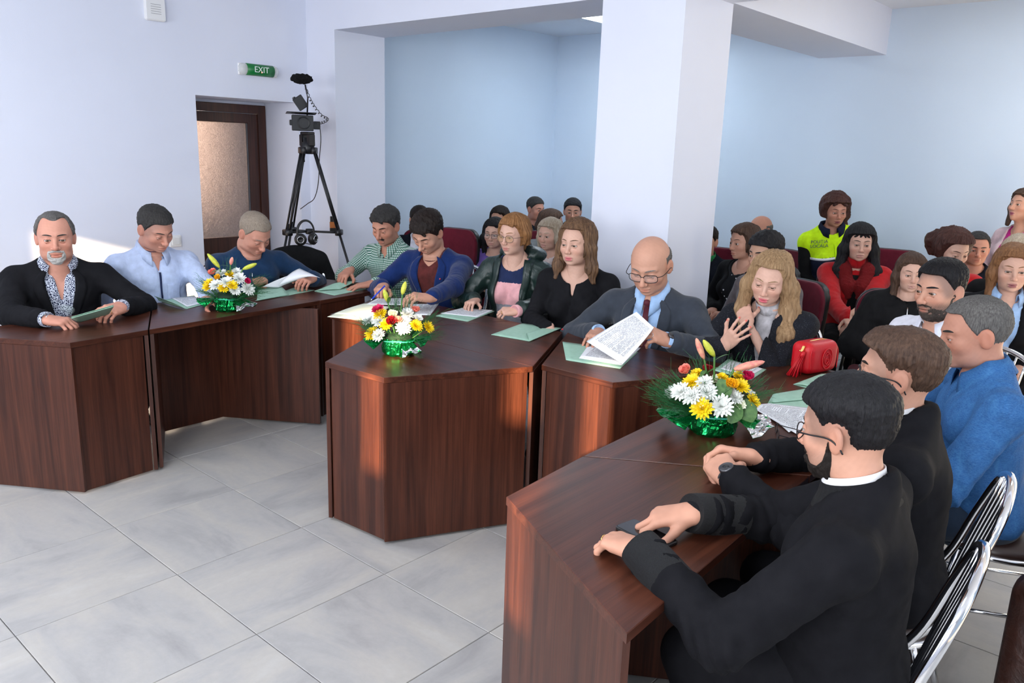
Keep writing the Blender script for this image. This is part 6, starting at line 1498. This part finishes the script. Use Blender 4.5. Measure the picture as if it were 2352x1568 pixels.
# small bottle behind the hands of the man with the goatee
q0, q1 = atz(134, 700, .79), atz(172, 712, .785); d_ = (q1-q0)/np.linalg.norm(q1-q0); Rb = frame(np.cross(d_, [.2, .3, .9]), d_); r = thing('plastic_bottle', (q0[0], q0[1], ZT), 'small clear plastic bottle with a green cap by the goatee man', 'bottle')
m = MB(); m.lathe([(.0001, .13), (.021, .128), (.023, .11), (.022, .05), (.023, .025), (.012, .008), (.0115, .0)], 18, np.array([q0[0], q0[1], ZT+.026]), Rb); m.build('bottle_body', glass_mat('bottle_plastic', (.7, .85, .8), .14), r, True); m = MB(); m.lathe([(.0001, -.016), (.016, -.016), (.0165, .006), (.013, .006)], 16, np.array([q0[0], q0[1], ZT+.026]), Rb); m.build('cap', plain('cap_green', lin(24, 150, 100), .4), r, True)
# red handbag
REDL = NB('red_grained_leather'); REDL.col(lin(200, 18, 32)); REDL.set(Roughness=.36); REDL.bump(REDL.noise(REDL.coords(), 320, 3), .25, .004); RL = REDL.m
hb0 = atz(1862, 862, ZT); hf_ = (atz(1925, 850, ZT)-atz(1862, 862, ZT)); ang = math.atan2(hf_[1], hf_[0]); Rb = rotz(ang); hw_ = .105; c0 = np.array([hb0[0], hb0[1], ZT])+Rb@np.array([.07, .045, 0])
r = thing('handbag', c0, 'small red leather handbag with a tassel on the corner desk', 'handbag')
fn = lambda p: smax((lambda q: np.sqrt((np.maximum(q, 0)**2).sum(1))+np.minimum(q.max(1), 0)-.035)(np.abs(p-np.array([0, 0, .072], np.float32))-np.array([hw_-.035, .042-.020, .072-.035], np.float32)), -p[:, 2], .01)+nz(p, 40)*.0015
v_, f_ = mesh_sdf(fn, (-.14, -.08, -.02), (.14, .08, .17), .006); part('bag_body', c0+v_@Rb.T, f_, RL, r, True)
def bp(x_, z_, y_=-.0605): return c0+Rb@np.array([x_, y_, z_])
m = MB(); m.tube([bp(math.cos(a)*.034+.012, .070+math.sin(a)*.046) for a in np.linspace(0, 2*math.pi, 30, endpoint=False)], .0028, 6, True); m.build('embossed_ring', RL, r, True)
for off_, fl_ in ((-.004, 1), (.006, -1)):
    pts = [bp(.012+off_+fl_*.018*math.cos(a), .070+fl_*.004+.026*math.sin(a)) for a in np.linspace(.7, 5.5, 18)]; pts += [bp(.012+off_+fl_*.016, .070-fl_*.004), bp(.012+off_+fl_*.004, .070-fl_*.004)]
    m = MB(); m.tube(pts, .0024, 6); m.build('embossed_letter', RL, r, True)
for x_ in (-1, 1): m = MB(); m.tube(smooth_path([bp(x_*(hw_-.012), .02, -.055), bp(x_*(hw_-.010), .10, -.052), bp(x_*(hw_-.03), .135, -.045)], 5), .0022, 6); m.build('piping', RL, r, True)
m = MB(); m.tube(smooth_path([bp(-hw_-.002, .105, 0), bp(-.07, .140, 0), bp(.07, .142, 0), bp(hw_, .110, 0)], 8), .004, 6, flat=.6); m.build('zip', GOLD, r, True)
m = MB(); m.box(bp(-hw_-.004, .118, -.02), (.012, .012, .030), Rb@roty(.5), .002); m.build('zip_pull', GOLD, r)
ts = bp(-hw_-.010, .110, -.03); te = atz(1822, 862, ZT+.004); TSD = te-ts
m = MB(); m.tube([ts, ts+TSD*.22], [.009, .012], 10); tt_ = m.build('tassel', RL, r, True)
rs_ = random.Random(3)
for k in range(34):
    o_ = np.array([rs_.uniform(-1, 1), rs_.uniform(-1, 1), 0]); e_ = ts+TSD*(1+.06*rs_.uniform(-1, 1))+(Rb@o_)*.026; e_[2] = max(e_[2], ZT+.003); m = MB(); mid_ = ts+TSD*.6+(Rb@o_)*.013+Z*.008; m.tube([ts+TSD*.18+(Rb@o_)*.009, mid_, e_], .0030, 4, flat=.5); o = m.build('fringe_strand', RL, r, True); o.parent = tt_
# ================================================================== flower arrangements
FOIL = NB('green_foil'); FOIL.col(lin(8, 128, 62)); FOIL.set(Roughness=.16, Metallic=.85); FOIL.bump(FOIL.noise(FOIL.coords(), 26, 2, .4, .8), .7, .02); FOIL = FOIL.m
SILV = NB('silver_foil'); SILV.col((.72, .74, .76)); SILV.set(Roughness=.14, Metallic=1.); SILV.bump(SILV.noise(SILV.coords(), 30, 2, .4, .8), .8, .02); SILV = SILV.m
def petal_mat(name, c1, c2):
    b = NB(name); n_ = b.noise(b.coords(), 60, 3); b.col(b.ramp(n_, [(.3, c1), (.7, c2)])); b.set(Roughness=.55); b.b.inputs['Subsurface Weight'].default_value = .0; MATS[name] = b.m; return b.m
WHP = petal_mat('petal_white', lin(226, 230, 224), lin(246, 248, 244)); YLP = petal_mat('petal_yellow', lin(236, 196, 6), lin(250, 226, 30)); RDP = petal_mat('petal_red', lin(128, 8, 20), lin(170, 14, 30)); MGP = petal_mat('petal_magenta', lin(186, 10, 70), lin(220, 30, 100)); CRP = petal_mat('petal_coral', lin(232, 110, 96), lin(246, 160, 140)); YRP = petal_mat('petal_golden', lin(240, 170, 10), lin(252, 204, 30)); CWP = petal_mat('petal_cream', lin(236, 238, 206), lin(244, 246, 226))
LEAF = petal_mat('leaf_green', lin(40, 84, 34), lin(84, 124, 60)); FERN = petal_mat('fern_green', lin(16, 74, 40), lin(40, 106, 54)); STEM = plain('stem_green', lin(70, 116, 50), .55); BUDY = petal_mat('bud_yellow_green', lin(168, 180, 40), lin(206, 204, 80)); BUDP = petal_mat('bud_pink', lin(214, 120, 118), lin(232, 176, 140))
def petals(rings, rnd, cup=.0):
    """rings: (count, length, width, tilt from the axis plane, curl)"""
    m = MB()
    for cnt, L, w, tilt, curl in rings:
        a0 = rnd.random()*6
        for k in range(cnt):
            a = a0+2*math.pi*k/cnt+rnd.uniform(-.08, .08); t_ = tilt+rnd.uniform(-.12, .12); l_ = L*rnd.uniform(.88, 1.08); G = []
            for s in np.linspace(0, 1, 5):
                ww = w*(math.sin(math.pi*(.12+.80*s))**.8); tt = t_+curl*s; rr = l_*s*math.cos(t_+curl*s*.5); zz = l_*s*math.sin(t_+curl*s*.5)
                c_ = np.array([math.cos(a), math.sin(a), 0]); n_ = np.array([-math.sin(a), math.cos(a), 0]); G.append([c_*rr+Z*zz+n_*ww*q+Z*abs(q)*ww*.35 for q in (-1, 0, 1)])
            m.grid(np.array(G))
    return m
FL = {}
def flower_mesh(kind, mat, seed=0):
    key = (kind, mat.name, seed)
    if key in FL: return FL[key]
    rd = random.Random(seed*13+len(kind))
    if kind == 'mum': m = petals([(17, .040, .0060, .05, .25), (15, .036, .0058, .35, .25), (12, .029, .0054, .65, .3), (9, .021, .005, .95, .3), (6, .013, .004, 1.2, .2)], rd)
    elif kind == 'rose': m = petals([(5, .030, .016, .55, .75), (5, .027, .014, .95, .55), (4, .025, .012, 1.2, .40), (3, .023, .010, 1.38, .25)], rd)
    else: m = petals([(12, .026, .007, .2, .3), (10, .023, .0065, .55, .3), (8, .018, .006, .9, .3)], rd)
    me = mesh_np(kind, m.v, m.f, True); me.materials.append(mat); FL[key] = me; return me
def bouquet(label, bx, by, Yo, flowers, buds, ferns, flaps, r=.075, leaves=()):
    g0 = atz(bx, by, ZT); root = thing('flower_arrangement', (g0[0], g0[1], ZT), label, 'flowers', 'chrysanthemum bowls in green foil'); Yb = g0[1]; L0 = np.array(root.location); rd = random.Random(int(bx))
    n = 40; h = .078
    wob = lambda a, i: 1+.035*math.sin(a*9+i*2.1)+.03*math.sin(a*5-i*1.3)+.02*math.sin(a*17+i)
    m = MB(); m.lathe([(r*.86, .0005), (r*.98, .012), (r*1.0, .035), (r*.93, h), (r*.84, h-.004), (r*.8, .03)], n, (g0[0], g0[1], ZT), None, wob); m.build('foil_bowl', FOIL, root, False)
    m = MB(); m.tube([np.array([g0[0]+math.cos(a)*r*.99, g0[1]+math.sin(a)*r*.99, ZT+h-.008+.003*math.sin(3*a)]) for a in np.linspace(0, 2*math.pi, 30, endpoint=False)], .0032, 5, True); m.build('ribbon', plain('teal_ribbon', lin(60, 170, 150), .3), root, True)
    m = MB(); m.ball((g0[0], g0[1], ZT+h), (r*.9, r*.9, .035), 14, 8); m.build('foliage_base', plain('moss_dark', lin(14, 44, 24), .8), root, True)
    for (a0, wd_, ln, zz, sil) in flaps:             # foil flaps: azimuth, half width, length, tip height
        G = []
        for i, s in enumerate(np.linspace(0, 1, 7)):
            row = []
            for k, q in enumerate(np.linspace(-1, 1, 9)):
                a = a0+q*wd_*(1+.35*s); rr = r*.92+ln*s*(1-.25*abs(q)**3)+.006*math.sin(q*9+s*4); z_ = h-.008+(zz-h)*s**1.2+.010*math.sin(q*7+1.5+s*3)*s-.018*s*s*abs(q); row.append((g0[0]+rr*math.cos(a), g0[1]+rr*math.sin(a), ZT+max(.004, z_)))
            G.append(row)
        m = MB(); m.grid(np.array(G), .0006); fo = m.build('foil_flap', FOIL, root, False)
        if sil:
            m = MB(); m.grid(np.array(G)[4:]+np.array([0, 0, .0022])); o = m.build('silver_lining', SILV, root, False); o.parent = fo
    cen = np.array([g0[0], g0[1], ZT+.03])
    for (kind, mat, px_, py_, t_, sc_) in flowers:
        p = aty(px_, py_, Yb-t_); nrm = p-cen; nrm = nrm/np.linalg.norm(nrm); view = (CAM-p)/np.linalg.norm(CAM-p); nrm = nrm*.75+view*.45+Z*.1; nrm /= np.linalg.norm(nrm)
        nm = {'mum': 'chrysanthemum', 'rose': 'rose', 'small': 'carnation'}[kind]; o = bpy.data.objects.new(nm, flower_mesh(kind, mat, int(px_) % 3)); COL.objects.link(o); o.parent = root
        o.location = Vector(p-nrm*.012*sc_-L0); o.rotation_euler = Vector(nrm).to_track_quat('Z', 'Y').to_euler(); o.scale = (sc_, sc_, sc_)
        m = MB(); m.tube([cen+(p-cen)*.1, p-nrm*.012*sc_], .0025, 5); m.build('stem', STEM, root, True)
    for (mat, ax_, ay_, tx_, ty_, t_, r_) in buds:
        a, b_ = aty(ax_, ay_, Yb-t_), aty(tx_, ty_, Yb-t_); L = np.linalg.norm(b_-a); R = frame(np.cross((b_-a)/L, [.37, .5, .78]), (b_-a)/L)
        m = MB(); m.lathe([(r_*.35, 0), (r_*.8, L*.18), (r_, L*.45), (r_*.85, L*.72), (r_*.45, L*.93), (.0005, L)], 12, a, R, lambda q, i: 1+.08*math.cos(3*q)); m.build('lily_bud', mat, root, True)
        m = MB(); m.tube(smooth_path([cen, (cen+a)/2+Z*.02, a], 5), .0035, 6); m.build('stem', STEM, root, True)
        for k in range(3):
            f0 = cen+(a-cen)*rd.uniform(.45, .95); dd = np.array([rd.uniform(-1, 1), rd.uniform(-1, .4), rd.uniform(.1, .8)]); dd /= np.linalg.norm(dd); G = []
            sdv = np.cross(dd, Z); sdv /= np.linalg.norm(sdv)
            for s in np.linspace(0, 1, 6): G.append([f0+dd*.065*s-Z*.02*s*s+sdv*q*.009*math.sin(math.pi*(.08+.9*s)) for q in (-1, 0, 1)])
            m = MB(); m.grid(np.array(G)); m.build('lily_leaf', LEAF, root, True)
    for (px_, py_, t_, s_) in leaves:
        p = aty(px_, py_, Yb-t_); v_ = (CAM-p)/np.linalg.norm(CAM-p); R = frame(np.array([rd.uniform(-.6, .6), 0, 1.])-v_*.4, v_); G = []
        for s in np.linspace(0, 1, 6): G.append([p+R@np.array([q*s_*.62*math.sin(math.pi*(.06+.9*s))**.7, (s-.5)*s_*1.5, .004*math.sin(s*5)]) for q in (-1, 0, 1)])
        m = MB(); m.grid(np.array(G)); m.build('leaf', LEAF, root, True)
    # feathery fern sprays
    for (px_, py_, t_, spread, cnt) in ferns:
        tip = aty(px_, py_, Yb-t_); m = MB(); base_ = cen+(tip-cen)*.25
        for k in range(cnt):
            e = tip+np.array([rd.gauss(0, spread), rd.gauss(0, spread), rd.gauss(0, spread*.8)]); e[2] = max(e[2], ZT+.006); mid = (base_+e)/2+Z*rd.uniform(.0, .02)+np.array([rd.gauss(0, .006) for _ in range(3)])
            m.tube([base_, mid, e], [.0010, .0008, .0003], 3, caps=False)
            for q in range(4):
                f = mid+(e-mid)*(q+.5)/4.; d_ = (e-mid); d_ = d_/np.linalg.norm(d_)*.024+np.array([rd.gauss(0, .010) for _ in range(3)]); g_ = f+d_; g_[2] = max(g_[2], ZT+.004); m.tube([f, g_], [.0006, .0003], 3, caps=False)
        m.build('fern_spray', FERN, root)
    return root
bouquet('flower bowl in green foil beside the clasped hands of the priests', 1634, 990, 0,
    [('rose', CRP, 1574, 850, .0, 1.0), ('rose', RDP, 1626, 848, -.04, .9), ('rose', MGP, 1716, 864, .0, 1.05), ('rose', YRP, 1680, 882, .05, 1.1), ('mum', YLP, 1588, 874, .03, .9), ('mum', YLP, 1612, 936, .10, 1.05), ('mum', YLP, 1704, 884, .04, .85), ('mum', YLP, 1733, 918, .03, .75), ('mum', YLP, 1700, 862, -.03, .8), ('small', YLP, 1660, 862, .0, .8), ('small', YLP, 1600, 853, -.02, .9), ('mum', WHP, 1616, 876, .05, .85), ('mum', WHP, 1560, 896, .05, .95), ('mum', WHP, 1586, 906, .07, .95), ('mum', WHP, 1625, 898, .07, .9), ('mum', WHP, 1658, 930, .10, 1.1), ('mum', WHP, 1610, 920, .08, .8), ('mum', WHP, 1540, 898, .02, .7), ('mum', WHP, 1690, 908, .05, .8), ('small', CWP, 1645, 868, .0, 1.), ('small', WHP, 1725, 900, .0, .9), ('small', CWP, 1700, 925, .05, 1.0)],
    [(BUDP, 1617, 824, 1599, 776, -.02, .011), (BUDY, 1641, 818, 1615, 780, .0, .012), (BUDP, 1686, 848, 1757, 830, .02, .014)],
    [(1508, 880, .02, .02, 30), (1500, 905, .04, .02, 30), (1518, 925, .05, .018, 30), (1536, 860, .0, .02, 24), (1755, 880, -.02, .022, 26), (1762, 900, .0, .02, 22), (1700, 830, -.08, .03, 16), (1600, 830, -.08, .025, 20), (1640, 900, .06, .05, 24), (1590, 920, .06, .04, 20)],
    [(math.pi*1.03, .50, .115, .075, 0), (math.pi*1.93, .55, .125, .06, 1), (math.pi*1.5, .35, .02, .07, 0), (math.pi*.5, .7, .07, .10, 0)], .082, [(1716, 944, .05, .055), (1686, 948, .07, .05), (1662, 892, .05, .045)])
bouquet('flower bowl in green foil on the desk jutting into the room', 916, 812, 0,
    [('small', MGP, 866, 707, .0, 1.3), ('mum', YLP, 872, 719, .02, .9), ('rose', CWP, 903, 722, .02, 1.1), ('mum', WHP, 936, 717, .0, .95), ('rose', CRP, 954, 711, -.01, .9), ('rose', RDP, 899, 738, .07, 1.1), ('mum', YLP, 886, 742, .06, .9), ('mum', WHP, 868, 735, .04, .85), ('mum', WHP, 843, 733, .01, .8), ('mum', YLP, 851, 764, .05, .95), ('mum', WHP, 867, 768, .07, .9), ('mum', WHP, 926, 751, .06, 1.), ('mum', WHP, 930, 734, .03, .85), ('mum', YLP, 957, 746, .05, .85), ('mum', YLP, 986, 749, .02, .8), ('small', CRP, 914, 732, .05, .9), ('small', WHP, 962, 728, .0, .9)],
    [(BUDY, 890, 692, 882, 664, .0, .012), (BUDY, 924, 676, 932, 646, .0, .012)], [(838, 750, .04, .02, 24), (828, 735, .02, .018, 22), (1000, 730, .0, .025, 26), (1005, 765, .02, .02, 22), (905, 680, -.06, .03, 24), (950, 690, -.05, .03, 20), (960, 810, .06, .015, 10), (915, 780, .07, .03, 30)],
    [(math.pi*1.05, .45, .09, .075, 0), (math.pi*1.72, .32, .075, .045, 1), (math.pi*.02, .5, .08, .085, 0), (math.pi*.5, .8, .06, .09, 0)], .074, ())
bouquet('flower bowl in green foil before the man in the light blue shirt', 524, 712, 0,
    [('rose', CRP, 488, 625, .0, 1.1), ('mum', YLP, 478, 648, .03, .9), ('rose', YRP, 500, 637, .03, .9), ('mum', YLP, 531, 629, .0, .95), ('mum', YLP, 475, 657, .05, .8), ('mum', YLP, 513, 659, .07, .9), ('mum', YLP, 534, 653, .06, .85), ('mum', WHP, 494, 652, .06, 1.), ('mum', WHP, 521, 645, .05, 1.05), ('mum', WHP, 551, 637, .03, 1.05), ('mum', WHP, 571, 661, .03, 1.15), ('mum', WHP, 540, 665, .06, .9), ('mum', WHP, 507, 625, .0, .9), ('mum', WHP, 545, 622, -.02, .85), ('rose', MGP, 568, 646, .04, .9)],
    [(BUDY, 504, 614, 476, 582, .0, .014), (BUDP, 530, 608, 534, 590, -.02, .011), (BUDY, 558, 618, 590, 605, .0, .013)], [(458, 640, .0, .02, 24), (456, 665, .03, .018, 24), (600, 640, .0, .025, 26), (605, 665, .02, .02, 24), (525, 610, -.05, .03, 26), (540, 690, .07, .03, 26), (490, 680, .06, .025, 22)],
    [(math.pi*1.08, .5, .10, .07, 0), (math.pi*1.90, .45, .10, .05, 1), (math.pi*1.4, .4, .03, .075, 0), (math.pi*.5, .8, .06, .09, 0)], .072, ())
for o in bpy.data.objects:
    if 'used' in o: del o['used']
